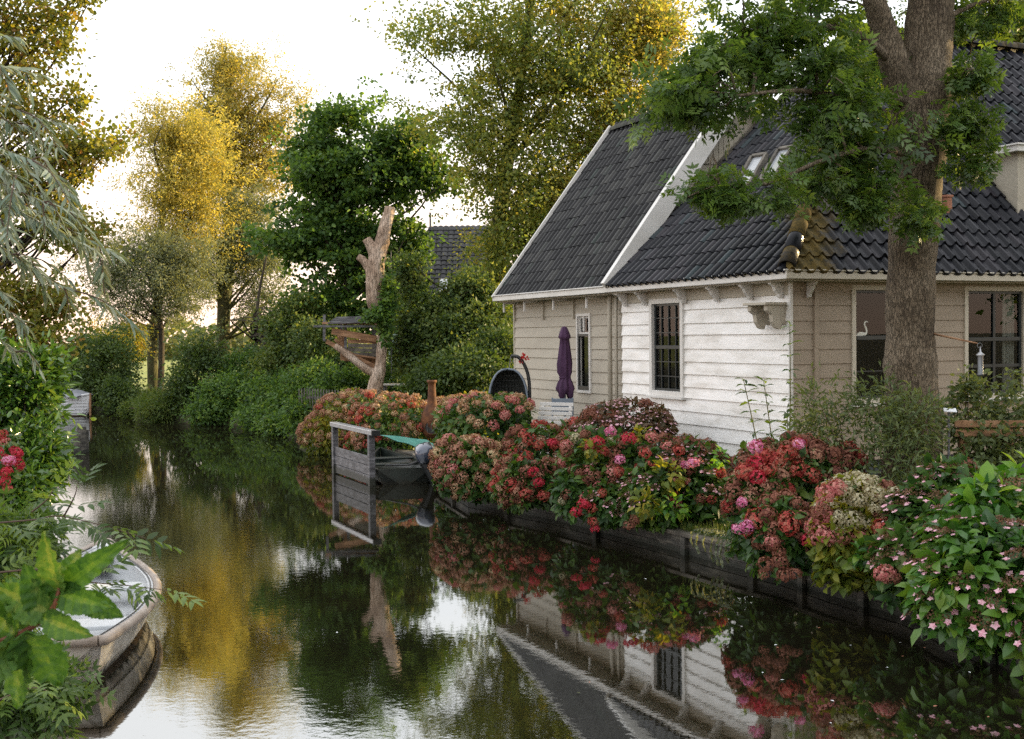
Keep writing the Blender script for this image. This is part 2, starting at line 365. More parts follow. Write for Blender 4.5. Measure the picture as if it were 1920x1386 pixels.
def crown(name, ells, nclump, per, cr, L, tmpl, mat, parent, seed, droop=0.2, upb=.6, shell=.45, vspread=.35, flat=.7, gap=.0, out=.4, bough=0, rb=.8):
    g = np.random.default_rng(seed); w = np.array([e[2] for e in ells]); w = w / w.sum()
    idx = g.choice(len(ells), nclump, p=w)
    C = np.array([e[0] for e in ells])[idx]; R = np.array([e[1] for e in ells])[idx]
    d = unit(g.normal(size=(nclump, 3))); r = shell + (1 - shell) * g.random((nclump, 1)) ** .6
    # uneven outline: lobes and bites
    lob = 1 + .16 * np.sin(d[:, :1] * 5.1 + idx[:, None] * 1.7) * np.cos(d[:, 2:] * 6.3 + d[:, 1:2] * 4) + .10 * g.normal(size=(nclump, 1))
    cc = C + d * R * r * lob
    if gap > 0:
        q = np.sin(cc[:, 0] * 1.9 + seed) + np.sin(cc[:, 1] * 1.7 + 1) + np.sin(cc[:, 2] * 2.3 + seed * .7); keep = q > (-1.6 + gap * 2); cc = cc[keep]; d = d[keep]
    if bough:   # clumps gather on boughs, leaving bays of sky between them
        nb = max(4, int(len(cc) / bough)); bi = g.choice(len(cc), nb, replace=False); pick = g.integers(0, nb, len(cc)); off = g.normal(size=(len(cc), 3)) * rb * (.5 + g.random((nb, 1))[pick]); off[:, 2] *= .55
        keepm = g.random((len(cc), 1)) < .22
        cc = np.where(keepm, cc, cc[bi][pick] + off); d = np.where(keepm, d, unit(d[bi][pick] + .3 * g.normal(size=(len(cc), 3))))
    n = len(cc)
    csz = cr * (.5 + g.random((n, 1)) ** 1.5); cv = g.random(n)
    P = np.repeat(cc, per, 0); sz = np.repeat(csz, per, 0); dd = np.repeat(d, per, 0)
    o = g.normal(size=(len(P), 3)) * sz * .55; o[:, 2] *= flat; P = P + o
    A = g.normal(size=P.shape) * .7 + unit(o) * .8 + dd * out; A[:, 2] -= droop
    N = g.normal(size=P.shape) * .55; N[:, 2] += upb; N += dd * .25
    val = np.clip(np.repeat(cv, per) * (1 - vspread) + g.random(len(P)) * vspread, 0, 1)
    me = leaves(name, P, A, N, L * (.65 + .6 * g.random(len(P))), tmpl, val)
    return link(name, me, mat, parent), cc

def limbs(mb, trunk, targets, r0, seed, rend=.008, seg=5, lo=.35, bend=.12):
    g = random.Random(seed); n = len(trunk)
    for t in targets:
        t = Vector(t)
        # leave the trunk below the target
        best = None
        for i in range(int(n * lo), n):
            p = Vector(trunk[i]); h = t.z - p.z; dd = (Vector((t.x - p.x, t.y - p.y, 0))).length
            c = abs(h - dd * .9)
            if best is None or c < best[0]: best = (c, p)
        p = best[1]; mid = (p + t) / 2 + Vector((g.uniform(-1, 1), g.uniform(-1, 1), g.uniform(-.3, 1))) * (t - p).length * bend
        pts = spline([p, mid, t], 4); k = len(pts)
        mb.tube(pts, [r0 * (1 - i / (k - 1)) ** .9 + rend for i in range(k)], seg, cap=False)

def tree(name, label, cat, base, trunk, rad, ells, nclump, per, cr, L, tmpl, lmat, bmat, seed, nl=30, lr=.05, group=None, seg=10, wob=.04, lo=.35, **kw):
    t = thing(name, label, cat, base, group)
    o, cc = crown('crown', ells, nclump, per, cr, L, tmpl, lmat, t, seed, **kw)
    mb = MB(); tp = spline(trunk, 5); n = len(tp); rs = np.interp(np.linspace(0, 1, n), np.linspace(0, 1, len(rad)), rad)
    mb.tube(tp, list(rs), seg, wob=wob)
    g = np.random.default_rng(seed + 5); sel = cc[g.choice(len(cc), min(nl, len(cc)), replace=False)]
    limbs(mb, tp, sel, lr, seed, lo=lo)
    mb.build('trunk', bmat, t, smooth=True)
    return t
# ------------------------------------------------------------------ the setting
def G(x, y, z=0.0): p = gz(x, y, z); return (p.x, p.y)
RB = [(6.2, -4), (5.3, 4), (4.45, 8.5)] + [G(1700, 1107, .27), G(1560, 1070, .27), G(1470, 1042, .27), G(1370, 1020, .27), G(1220, 983, .27), G(1040, 942, .27),
      (-.75, 20.3), (-1.3, 22.3), (-2.2, 26.3), (-5.2, 30.8)]
FB = [(-7.2, 36), (-8.4, 38.0), (-10, 39.4), (-12, 40.8), (-13.6, 42.3), (-14.3, 44.2), (-17.5, 49), (-24, 52)]
LB = [(-26, 45), (-19, 42), (-14.5, 36), (-11.8, 30), (-9.8, 24), (-7.6, 17), (-6.1, 12), (-5.6, 8), (-5.5, -4)]
GZ = .25
def ground():
    bm = bmesh.new()
    R = 900
    pts = RB + FB + LB
    vs = [bm.verts.new((x, y, GZ)) for x, y in pts]
    lo = [bm.verts.new((x, y, -.8)) for x, y in pts]
    for i in range(len(vs) - 1):
        bm.faces.new((vs[i], vs[i + 1], lo[i + 1], lo[i]))
    o = [bm.verts.new(p + (GZ,)) for p in [(-5.5, -R), (-R, -R), (-R, R), (R, R), (R, -R), (6.2, -R)]]
    allv = vs + o
    from mathutils.geometry import delaunay_2d_cdt
    co = [Vector(v.co[:2]) for v in allv]; n_ = len(co)
    res = delaunay_2d_cdt(co, [(i, (i + 1) % n_) for i in range(n_)], [], 0, 1e-6)
    def inside(x, y):
        c = False
        for i in range(n_):
            a_, b_ = co[i], co[i - 1]
            if (a_.y > y) != (b_.y > y) and x < (b_.x - a_.x) * (y - a_.y) / (b_.y - a_.y) + a_.x: c = not c
        return c
    for tri in res[2]:
        cx = sum(res[0][i].x for i in tri) / 3; cy_ = sum(res[0][i].y for i in tri) / 3
        if inside(cx, cy_): bm.faces.new([allv[res[3][i][0]] for i in tri])
    for f in bm.faces:
        f.normal_update()
        if abs(f.normal.z) > .5 and f.normal.z < 0: f.normal_flip()
    me = bpy.data.meshes.new('ground'); bm.to_mesh(me); bm.free()
    m, n, l, b = nodes('garden_and_meadow')
    t = n.new("ShaderNodeTexCoord"); sx = n.new("ShaderNodeSeparateXYZ"); l.new(t.outputs['Object'], sx.inputs[0])
    mr = n.new("ShaderNodeMapRange"); mr.inputs[1].default_value = 56; mr.inputs[2].default_value = 66; l.new(sx.outputs[1], mr.inputs[0])
    z = noise(n, l, (1, 1, 1), 1.6, 6, .6); r1 = ramp(n, l, z.outputs[0], [(.3, (.025, .03, .012)), (.5, (.05, .055, .022)), (.7, (.10, .09, .06))])
    z2 = noise(n, l, (1, 1, 1), .09, 4, .6); r2 = ramp(n, l, z2.outputs[0], [(.3, (.14, .18, .03)), (.7, (.26, .26, .06))])
    x = n.new("ShaderNodeMix"); x.data_type = 'RGBA'; l.new(mr.outputs[0], x.inputs[0]); l.new(r1.outputs[0], x.inputs[6]); l.new(r2.outputs[0], x.inputs[7])
    l.new(x.outputs[2], b.inputs['Base Color']); b.inputs['Roughness'].default_value = .95
    z3 = noise(n, l, (1, 1, 1), 14, 5, .6); bu = n.new("ShaderNodeBump"); bu.inputs['Distance'].default_value = .03; l.new(z3.outputs[0], bu.inputs['Height']); l.new(bu.outputs[0], b.inputs['Normal'])
    tag(link('ground', me, m), kind='structure')
def water():
    mb = MB(); mb.add([(-80, -40, 0), (30, -40, 0), (30, 80, 0), (-80, 80, 0)], [(0, 1, 2, 3)])
    m, n, l, b = nodes('canal_water'); n.remove(b)
    # two ripple fields: fine wind ripples in patches, long lazy undulation everywhere
    za = noise(n, l, (1, 1, 1), 10, 3, .55); zb = noise(n, l, (1, 1, 1), 1.1, 2, .5); zm = noise(n, l, (.6, .25, 1), .55, 2, .5)
    mr = n.new("ShaderNodeMapRange"); mr.inputs[1].default_value = .38; mr.inputs[2].default_value = .62; mr.inputs[3].default_value = .30; mr.inputs[4].default_value = 1.0
    l.new(zm.outputs[0], mr.inputs[0])
    # sheltered water under the flower bank lies still
    t = n.new("ShaderNodeTexCoord"); sx = n.new("ShaderNodeSeparateXYZ"); l.new(t.outputs['Object'], sx.inputs[0])
    lin = n.new("ShaderNodeMath"); lin.operation = 'MULTIPLY_ADD'; lin.inputs[1].default_value = .49; l.new(sx.outputs[1], lin.inputs[0]); l.new(sx.outputs[0], lin.inputs[2])
    cal = n.new("ShaderNodeMapRange"); cal.inputs[1].default_value = 3.2; cal.inputs[2].default_value = 5.4; cal.inputs[3].default_value = 1; cal.inputs[4].default_value = .20
    l.new(lin.outputs[0], cal.inputs[0])
    mm = n.new("ShaderNodeMath"); mm.operation = 'MULTIPLY'; l.new(mr.outputs[0], mm.inputs[0]); l.new(cal.outputs[0], mm.inputs[1])
    h1 = n.new("ShaderNodeMath"); h1.operation = 'MULTIPLY'; l.new(za.outputs[0], h1.inputs[0]); l.new(mm.outputs[0], h1.inputs[1])
    h2 = n.new("ShaderNodeMath"); h2.operation = 'MULTIPLY_ADD'; l.new(zb.outputs[0], h2.inputs[0]); h2.inputs[1].default_value = .22; l.new(h1.outputs[0], h2.inputs[2])
    bu = n.new("ShaderNodeBump"); bu.inputs['Distance'].default_value = .0016; l.new(h2.outputs[0], bu.inputs['Height'])
    g = n.new("ShaderNodeBsdfGlossy"); g.inputs['Roughness'].default_value = .02; g.inputs[0].default_value = (.92, .93, .92, 1); l.new(bu.outputs[0], g.inputs['Normal'])
    d = n.new("ShaderNodeBsdfDiffuse"); d.inputs[0].default_value = (.010, .009, .005, 1)
    fr = n.new("ShaderNodeFresnel"); fr.inputs[0].default_value = 1.33; l.new(bu.outputs[0], fr.inputs['Normal'])
    f2 = n.new("ShaderNodeMapRange"); f2.inputs[1].default_value = .12; f2.inputs[2].default_value = .6; f2.inputs[3].default_value = .46; f2.inputs[4].default_value = .56; l.new(fr.outputs[0], f2.inputs[0])
    x = n.new("ShaderNodeMixShader"); l.new(f2.outputs[0], x.inputs[0]); l.new(d.outputs[0], x.inputs[1]); l.new(g.outputs[0], x.inputs[2])
    l.new(x.outputs[0], n['Material Output'].inputs[0])
    tag(mb.build('canal_water', m), kind='structure')
ground(); water()

def quay():
    t = thing('quay_wall', 'low dark timber quay wall with a weathered cap running under the hydrangeas', 'quay wall', (RB[3][0], RB[3][1], 0))
    pts = [Vector((x, y, 0)) for x, y in RB[1:]]
    pan = MB(); cap = MB(); Z = Vector((0, 0, 1))
    k = 0
    for a, b in zip(pts[:-1], pts[1:]):
        d = (b - a); L = d.length; e = d.normalized(); nrm = Vector((-e.y, e.x, 0))
        nrm = nrm if nrm.x < 0 else -nrm
        for z0, z1, off in ((-.5, .08, .03), (.085, .22, .036)):
            pan.box(a + Z * z0 + nrm * .004, e * L, nrm * off, Z * (z1 - z0))
        cap.box(a + Z * .235 + nrm * .10, e * (L + .02), -nrm * .24, Z * .05)
        m = max(1, int(L / 2.1))
        for i in range(m):
            p = a + e * (L * (i + .5) / m); q = MB()
            q.box(p + nrm * .045 - e * .05 - Z * .5, e * .1, nrm * .06, Z * .73)
            q.build('post', M['quay'], t, bevel=.006)
    pan.build('plank', M['quay'], t, bevel=.004); cap.build('cap_board', M['cap'], t, bevel=.006)
quay()

# ------------------------------------------------------------------ the canal house
C = at(1483, 623, 17.3); C.z = 0
U = ray(-50, 640); U.z = 0; U.normalize()
V = Vector((U.y, -U.x, 0))
Zv = Vector((0, 0, 1))
def H(s, a, z): return C + U * s + V * a + Zv * z
def LW(x, y, a=0.0):
    p = onplane(x, y, C + V * a, V) - C; return p.dot(U), p.z
def FWl(x, y, s=0.0):
    p = onplane(x, y, C + U * s, U) - C; return p.dot(V), p.z
WZ0 = .93; WZ1 = 3.72

def siding(mb, P, e, nrm, s0, s1, z0, z1, n, holes=(), thick=.022, flat=False):
    """lapped boards: every board leans out at its lower edge, openings are left free"""
    rg_ = random.Random(int(s0 * 7) + n); zb_ = [z0] + [z0 + (z1 - z0) * (i + rg_.uniform(-.09, .09)) / n for i in range(1, n)] + [z1]
    for i in range(n):
        a, b = zb_[i], zb_[i + 1]; h = b - a
        cuts = sorted({a, b} | {z for (_, _, q0, q1) in holes for z in (q0, q1) if a < z < b})
        for c0, c1 in zip(cuts[:-1], cuts[1:]):
            mid = (c0 + c1) / 2; xs = [(s0, s1)]
            for (h0, h1, q0, q1) in holes:
                if q0 < mid < q1:
                    nx = []
                    for x0, x1 in xs:
                        if h1 <= x0 or h0 >= x1: nx.append((x0, x1)); continue
                        if h0 > x0: nx.append((x0, h0))
                        if h1 < x1: nx.append((h1, x1))
                    xs = nx
            for x0, x1 in xs:
                off = lambda z: thick * (1 - (z - a) / h) + .003
                p = lambda x, z, o=None: P + e * x + nrm * (off(z) if o is None else o) + Zv * z
                vs = [p(x0, c0), p(x1, c0), p(x1, c1), p(x0, c1), p(x0, c0, 0), p(x1, c0, 0), p(x1, c1, 0), p(x0, c1, 0)]
                mb.add(vs, [(0, 1, 2, 3), (4, 5, 1, 0), (7, 4, 0, 3), (5, 6, 2, 1)])

def wallplane(mb, P, e, s0, s1, z0, z1, holes=()):
    xs = sorted({s0, s1} | {v for h in holes for v in h[:2]}); zs = sorted({z0, z1} | {v for h in holes for v in h[2:]})
    for i in range(len(xs) - 1):
        for j in range(len(zs) - 1):
            mx, mz = (xs[i] + xs[i + 1]) / 2, (zs[j] + zs[j + 1]) / 2
            if any(h[0] < mx < h[1] and h[2] < mz < h[3] for h in holes): continue
            mb.add([P + e * x + Zv * z for x, z in ((xs[i], zs[j]), (xs[i + 1], zs[j]), (xs[i + 1], zs[j + 1]), (xs[i], zs[j + 1]))], [(0, 1, 2, 3)])

def window(parent, P, e, nrm, x0, x1, z0, z1, fw_=.07, framem='trim', sashm='dark', cols=2, rows=2, transom=.5, mt=.022, curtain=None, inset=.03, top_split=None, sill=True, room=1.6, side_ext=0):
    w = MB()
    X = lambda x, z, o: P + e * x + nrm * o + Zv * z
    for a, b, c, d in ((x0, x0 + fw_, z0, z1), (x1 - fw_, x1, z0, z1), (x0 + fw_, x1 - fw_, z0, z0 + fw_), (x0 + fw_, x1 - fw_, z1 - fw_, z1)):
        w.box(X(a, c, -.06), e * (b - a), nrm * (.06 + inset), Zv * (d - c))
    win = w.build('window', M[framem], parent, bevel=.004)
    i0, i1, j0, j1 = x0 + fw_, x1 - fw_, z0 + fw_, z1 - fw_
    sw = .04; sm = MB()
    tz = j0 + (j1 - j0) * transom
    for a, b, c, d in ((i0, i0 + sw, j0, j1), (i1 - sw, i1, j0, j1), (i0 + sw, i1 - sw, j0, j0 + sw), (i0 + sw, i1 - sw, j1 - sw, j1)):
        sm.box(X(a, c, -.045), e * (b - a), nrm * .04, Zv * (d - c))
    if transom: sm.box(X(i0 + sw, tz - .03, -.04), e * (i1 - i0 - 2 * sw), nrm * .05, Zv * .06)
    sm.build('sash', M[sashm], win, bevel=.003)
    mu = MB(); any_ = False
    for k in range(1, cols):
        x = i0 + (i1 - i0) * k / cols; mu.box(X(x - mt / 2, j0 + sw, -.036), e * mt, nrm * .03, Zv * (j1 - j0 - 2 * sw)); any_ = True
    if isinstance(rows, int): rows = [k / rows for k in range(1, rows)]
    for r_ in rows:
        z = j0 + (j1 - j0) * r_
        if transom and abs(r_ - transom) < .02: continue
        mu.box(X(i0 + sw, z - mt / 2, -.033), e * (i1 - i0 - 2 * sw), nrm * .024, Zv * mt); any_ = True
    if any_: mu.build('glazing_bar', M[sashm], win)
    g = MB(); g.add([X(i0, j0, -.03), X(i1, j0, -.03), X(i1, j1, -.03), X(i0, j1, -.03)], [(0, 1, 2, 3) if e.cross(Zv).dot(nrm) > 0 else (3, 2, 1, 0)]); g.build('glass', M['glass'], win)
    if sill:
        q = MB(); q.box(X(x0 - .04, z0 - .045, -.02), e * (x1 - x0 + .08), nrm * .13, Zv * .045); q.build('sill', M['trim'], win, bevel=.006)
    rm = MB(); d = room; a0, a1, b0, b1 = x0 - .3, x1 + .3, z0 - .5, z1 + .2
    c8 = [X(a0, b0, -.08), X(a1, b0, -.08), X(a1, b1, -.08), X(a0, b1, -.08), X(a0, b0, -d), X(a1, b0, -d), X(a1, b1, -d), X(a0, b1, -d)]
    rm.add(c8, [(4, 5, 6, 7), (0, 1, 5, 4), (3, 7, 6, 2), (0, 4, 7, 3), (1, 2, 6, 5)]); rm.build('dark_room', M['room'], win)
    for cu in (curtain or []):
        u0, u1, v0, v1 = cu[:4]
        cm = MB(); n = 36; vs = []
        for k in range(n + 1):
            x = u0 + (u1 - u0) * k / n; o = -.14 + .022 * math.sin(k * 1.3) + .008 * math.sin(k * 2.9)
            vs += [X(x, v0, o), X(x, v1, o)]
        cm.add(vs, [(2 * k, 2 * k + 2, 2 * k + 3, 2 * k + 1) for k in range(n)]); cm.build('curtain', M['curtain'], win, smooth=True)
    return win

def tilesheet(name, O, ex, es, nrm, w, h, mat, parent, cuts=(), tw=.21, th=.30, amp=.030, step=.035, seed=1, mossf=None, holes=(), prof=None, jg=.012):
    """pantiles laid in courses on a slope: O lower left corner, ex along the eave, es up the slope"""
    g = np.random.default_rng(seed)
    nc = int(math.ceil(w / tw)); nr = int(math.ceil(h / th)); SX = 8
    prof = np.array([-.55, .35, .85, 1, 1, .85, .35, -.55] if prof is None else prof)
    xs = np.arange(nc * SX + 1); px_ = np.minimum(xs * tw / SX, w + tw)
    O, ex, es, nrm = (np.array(v) for v in (O, ex, es, nrm))
    Vt = []; F_ = []; val = []; mo = []
    colv = g.normal(size=(nr, nc)) * .004; tone = g.random((nr, nc)); tilt = g.normal(size=(nr, nc)) * .0035
    off = 0; row_prev_top = None
    for r in range(nr):
        y0 = r * th; y1 = (r + 1) * th
        cidx = np.minimum(xs // SX, nc - 1)
        base = amp * prof[xs % SX] + colv[r, cidx]
        jag = jg * prof[xs % SX]
        rows = [(y0 - .055 - jag, base - .012), (y0 - .055 - jag, base + step + tilt[r, cidx]), (y0 + th * .5 + 0 * xs, base + step * .55), (y1 + 0 * xs, base + .002)]
        for yy, zz in rows:
            Vt.append(O + px_[:, None] * ex + np.asarray(yy)[:, None] * es + zz[:, None] * nrm)
        m = len(xs)
        for k in range(3):
            a = off + k * m + np.arange(m - 1); q = np.stack([a, a + 1, a + 1 + m, a + m], 1)
            F_.append(q); val.append(tone[r, np.minimum(np.arange(m - 1) // SX, nc - 1)])
            if mossf: mo.append(mossf(px_[:-1] + 0, y0 + th * (0, .2, .7)[k] + 0 * px_[:-1]))
        off += 4 * m
    Vt = np.concatenate(Vt); F_ = np.concatenate(F_); val = np.concatenate(val)
    me = npmesh(name, Vt, F_.ravel(), np.full(len(F_), 4), val)
    a = me.attributes.new('moss', 'FLOAT', 'FACE')
    if mossf: a.data.foreach_set('value', np.concatenate(mo).astype(np.float32))
    bm = bmesh.new(); bm.from_mesh(me)
    for co, no in cuts:
        geom = bm.verts[:] + bm.edges[:] + bm.faces[:]
        bmesh.ops.bisect_plane(bm, geom=geom, plane_co=co, plane_no=no, clear_outer=True)
    for f in bm.faces: f.smooth = True
    # creases where one course laps the next
    for e in bm.edges:
        if len(e.link_faces) == 2 and e.calc_face_angle(0) > .7: e.smooth = False
    bm.to_mesh(me); bm.free()
    return link(name, me, mat, parent)

def gutter(parent, pts, nrmls, z0=3.66, z1=3.80, d=.13, mat='trim'):
    for i in range(len(pts) - 1):
        a, b = pts[i], pts[i + 1]; nn = nrmls[i]; g = MB(); e = b - a
        g.box(a + Zv * z0, e, nn * d, Zv * (z1 - z0 - .025)); g.box(a + Zv * (z1 - .025) - e.normalized() * .0, e, nn * (d + .025), Zv * .025)
        g.build('gutter', M[mat], parent, bevel=.008)

def corbel(parent, P, e, nrm, ztop=3.66, depth=.22, h=.26, w=.07, mat='trim'):
    """scrolled eaves bracket"""
    prof = [(0, 0), (depth, 0), (depth, -.05), (depth * .72, -.09), (depth * .6, -.15), (depth * .35, -.2), (depth * .28, -h * .95), (depth * .12, -h), (0, -h)]
    b = MB(); n = len(prof); vs = [P - e * w / 2 + nrm * x + Zv * (ztop + z) for x, z in prof] + [P + e * w / 2 + nrm * x + Zv * (ztop + z) for x, z in prof]
    b.add(vs, [tuple(range(n))[::-1], tuple(range(n, 2 * n))] + [(i, (i + 1) % n, (i + 1) % n + n, i + n) for i in range(n)])
    b.build('bracket', M[mat], parent, bevel=.004)

def ridge_tiles(parent, a, b, name, tone_glazed=True, r=.13, L=.36, seed=3, mat=None, mossv=.1):
    a, b = Vector(a), Vector(b); d = (b - a); n = max(1, int(d.length / L)); t = d.normalized(); side = t.cross(Zv).normalized(); upn = side.cross(t).normalized()
    g = random.Random(seed); seg = 9; V_ = []; F_ = []; val = []; mos = []
    for i in range(n):
        p = a + d * (i / n); q = a + d * ((i + 1.18) / n); r0 = r * 1.05; r1 = r * .94; o = len(V_)
        for (c, rad) in ((p, r0 * .85), (p, r0), (q, r1)):
            for k in range(seg):
                an = math.pi * (k / (seg - 1)); V_.append(c + side * math.cos(an) * rad + upn * (math.sin(an) * rad - .02))
        for j in range(2):
            for k in range(seg - 1):
                F_.append((o + j * seg + k, o + j * seg + k + 1, o + (j + 1) * seg + k + 1, o + (j + 1) * seg + k))
        v = g.random(); mo = g.choice([-.5, .35, .4, .2, .35]) if mossv is None else mossv + g.uniform(-.1, .1)
        val += [v] * (2 * (seg - 1)); mos += [mo] * (2 * (seg - 1))
    me = npmesh(name, np.array([tuple(x) for x in V_]), np.array(F_).ravel(), np.full(len(F_), 4), np.array(val))
    aa = me.attributes.new('moss', 'FLOAT', 'FACE'); aa.data.foreach_set('value', np.array(mos, dtype=np.float32))
    me.polygons.foreach_set('use_smooth', [True] * len(me.polygons))
    return link(name, me, mat or M['tile_glazed'], parent)

def house():
    t = thing('canal_house', 'boarded house with steep dark hip roof, glossy white canal wall and tan front', 'house', tuple(H(0, 0, GZ)))
    s_end = LW(1168, 640)[0]; OV = .28; LEN = 14.0
    # windows on the canal wall
    w0, wz1 = LW(1284, 550); w1, _ = LW(1221, 550); _, wz0 = LW(1250, 742)
    wz1 = 3.50
    side_holes = [(w0, w1, wz0, wz1)]
    sb = MB(); siding(sb, C, U, -V, 0.0, s_end, WZ0, WZ1, 13, side_holes, .030); wallplane(sb, C, U, 0, s_end, WZ0, WZ1, side_holes)
    sb.build('canal_wall', M['white'], t)
    window(t, C, U, -V, w0, w1, wz0, wz1, .085, 'trim', 'dark', 4, [k / 6 for k in range(1, 6)], .5, .016, inset=.055,
           curtain=[(w0 + .12, w0 + .36, wz0 + .1, wz1 - .1)])
    # front wall
    f = lambda x: FWl(x, 640)[0]; fz = lambda y: FWl(1720, y)[1]
    z0w, z1w = fz(752), fz(536)
    holes = [(f(1595), f(1725), z0w, z1w), (f(1806), f(1922), z0w, z1w), (f(1985), f(2110), z0w, z1w)]
    ft = f(1532)
    fb = MB(); siding(fb, C, V, -U, 0, LEN, WZ0, WZ1, 13, holes, .018); wallplane(fb, C, V, 0, LEN, WZ0, WZ1, holes)
    fb.build('front_wall', M['beige_front'], t)
    # back and far side
    bk = MB(); wallplane(bk, C + V * LEN, U, 0, 8.66, WZ0, WZ1); wallplane(bk, C + U * 8.66, V, 4.9, LEN, WZ0, WZ1); wallplane(bk, C + U * s_end, V, 0, 4.9, WZ0, 3.75)
    wallplane(bk, C + V * 4.9, U, s_end, 8.66, WZ0, 3.75)
    e_ = H(s_end, -.2, 3.75); bk.add([H(s_end, -.2, 3.78), H(s_end, 4.9, 3.78), H(s_end, 4.9, 8.66)], [(0, 1, 2)])
    bk.add([H(4.06, LEN, 8.68), H(-.2, LEN, 3.75), H(8.86, LEN, 3.75)], [(0, 1, 2)])
    bk.build('rear_wall', M['beige'], t)
    pl = MB(); pl.box(H(-.0, -.0, GZ - .02) + U * .03 + V * .03, U * (s_end - .06), V * 1.0, Zv * (WZ0 - GZ + .02)); pl.box(H(.028, .03, GZ - .02), U * .8, V * (LEN - .06), Zv * (WZ0 - GZ + .017))
    pl.build('plinth', M['plinth'], t)
    cb = MB(); cb.box(H(-.035, -.035, WZ0), U * .05, V * .05, Zv * (WZ1 - WZ0)); cb.build('corner_board', M['trim'], t, bevel=.004)
    pst = MB(); pst.box(H(-.05, f(1524), WZ0 - .1), U * .045, V * .075, Zv * (WZ1 - WZ0 + .05)); pst.build('pilaster', M['beige_front'], t, bevel=.004)
    # friezes under the eaves
    fr = MB(); fr.box(H(0, -.034, 3.45), U * s_end, V * .03, Zv * .21); fr.build('frieze', M['beige'], t, bevel=.004)
    fr = MB(); fr.box(H(-.034, 0, 3.52), V * LEN, U * .03, Zv * .14); fr.build('frieze', M['beige_front'], t, bevel=.004)
    so_ = MB(); so_.box(H(-.30, -.30, 3.64), U * (s_end + .3), V * .3, Zv * .02); so_.box(H(-.30, .0, 3.638), U * .3, V * LEN, Zv * .02); so_.build('soffit', M['beige'], t)
    # windows of the front
    a0, a1 = f(1595), f(1725)
    window(t, C, V, -U, a0, a1, z0w, z1w, .075, 'cream', 'dark', 1, [.25], .56, .018, inset=.04)
    a0b, a1b = f(1806), f(1922)
    window(t, C, V, -U, a0b, a1b, z0w, z1w, .075, 'cream', 'dark', 2, [.27], .53, .05, inset=.04, curtain=[(a1b - .36, a1b - .12, z0w + .05, z1w - .1)])
    window(t, C, V, -U, f(1985), f(2110), z0w, z1w, .075, 'cream', 'dark', 2, [.27], .53, .05, inset=.04)
    # swan ornament standing on the first window's middle rail: see swan()
    # gutters
    gutter(t, [H(s_end + .02, -OV + .02, 0), H(-OV - .12, -OV + .02, 0)], [-V]); 
    gutter(t, [H(-OV, -OV - .105, 0), H(-OV, LEN, 0)], [-U], z0=3.662, z1=3.797, mat='cream')
    for x in (1470, 1413, 1350, 1288, 1214, 1178):
        s, _ = LW(x, 560); corbel(t, H(s, 0, 0) - V * .035, U, -V, depth=.23)
    for x in (1512,):
        corbel(t, H(0, f(x), 0) - U * .035, V, -U, depth=.2, w=.05, h=.26)
    # little corner shelf on scrolls
    s1, s2 = LW(1482, 600)[0] + .10, LW(1440, 600)[0]
    sh = MB(); sh.box(H(s1 - .06, 0, 3.30), U * (s2 - s1 + .12), -V * .42, Zv * .04); shelf = sh.build('corner_shelf', M['beige'], t, bevel=.005)
    for s in (s1 + .02, s2 - .02):
        prof = [(0, 0), (.36, 0), (.36, -.08), (.27, -.14), (.25, -.25), (.19, -.34), (.11, -.36), (.08, -.27), (0, -.30)]
        b = MB(); n = len(prof); w = .09
        vs = [H(s - w / 2, -x, 3.30 + z) for x, z in prof] + [H(s + w / 2, -x, 3.30 + z) for x, z in prof]
        b.add(vs, [tuple(range(n)), tuple(range(n, 2 * n))[::-1]] + [(i + n, (i + 1) % n + n, (i + 1) % n, i) for i in range(n)]); b.build('scroll', M['beige'], shelf, bevel=.006)
    # roof: front slope 1.2, canal slope 1.0
    RA, RS = 4.9, 4.06; ZR = 3.79
    kf, kl = 4.90 / (RS + OV + .1), 4.90 / (RA + OV + .1)
    eF = (U + Zv * kf).normalized(); nF = V.cross(eF).normalized(); nF = nF if nF.z > 0 else -nF
    eL = (V + Zv * kl).normalized(); nL = U.cross(eL).normalized(); nL = nL if nL.z > 0 else -nL
    O = H(-OV - .10, -OV - .10, ZR); top = H(RS, RA, ZR + 4.90)
    hipn = (U * (RA + OV + .1) - V * (RS + OV + .1)); hipn.z = 0    # points to the canal slope side
    hipn.normalize()
    hF = (RS + OV + .1) / eF.dot(U); hL = (RA + OV + .1) / eL.dot(V)
    def mossF(x, y):   # lichen is heaviest low down beside the hip
        return .45 * np.exp(-((x - y * .72) / 1.1) ** 2) * np.exp(-(y / 2.6) ** 2) * 1.25 - .12
    def mossL(x, y): return .0 * x - .20 + .30 * np.exp(-((x - y * .74) / .35) ** 2)
    tilesheet('front_roof', O, V, eF, nF, LEN + .5, hF, M['tile_glazed'], t, [(O, hipn)], tw=.235, th=.315, amp=.052, step=.045, prof=[0, .85, 1, .55, .06, -.08, -.14, -.10], jg=-.03, seed=4, mossf=mossF)
    # the canal slope, ribs running up from the gutter
    tilesheet('canal_roof', O, U, eL, nL, s_end + OV + .1 - .28, hL, M['tile_glazed'], t, [(O, -hipn)], tw=.20, th=.32, amp=.052, step=.022, seed=5, mossf=mossL)
    # back slope and boards under the tiles
    bs = MB(); bs.add([H(RS, RA, 8.67), H(RS, LEN + .1, 8.67), H(8.95, LEN + .1, 3.75), H(8.95, RA, 3.75)], [(0, 1, 2, 3)])
    bs.add([H(RS, RA, 8.64), H(s_end, RA, 8.64), H(s_end + .6, RA + .5, 8.0)], [(0, 1, 2)])
    bs.add([O - Zv * .01, H(-OV - .1, LEN + .1, ZR - .01), H(RS, LEN + .1, 8.67), H(RS, RA, 8.67)], [(0, 1, 2, 3)])
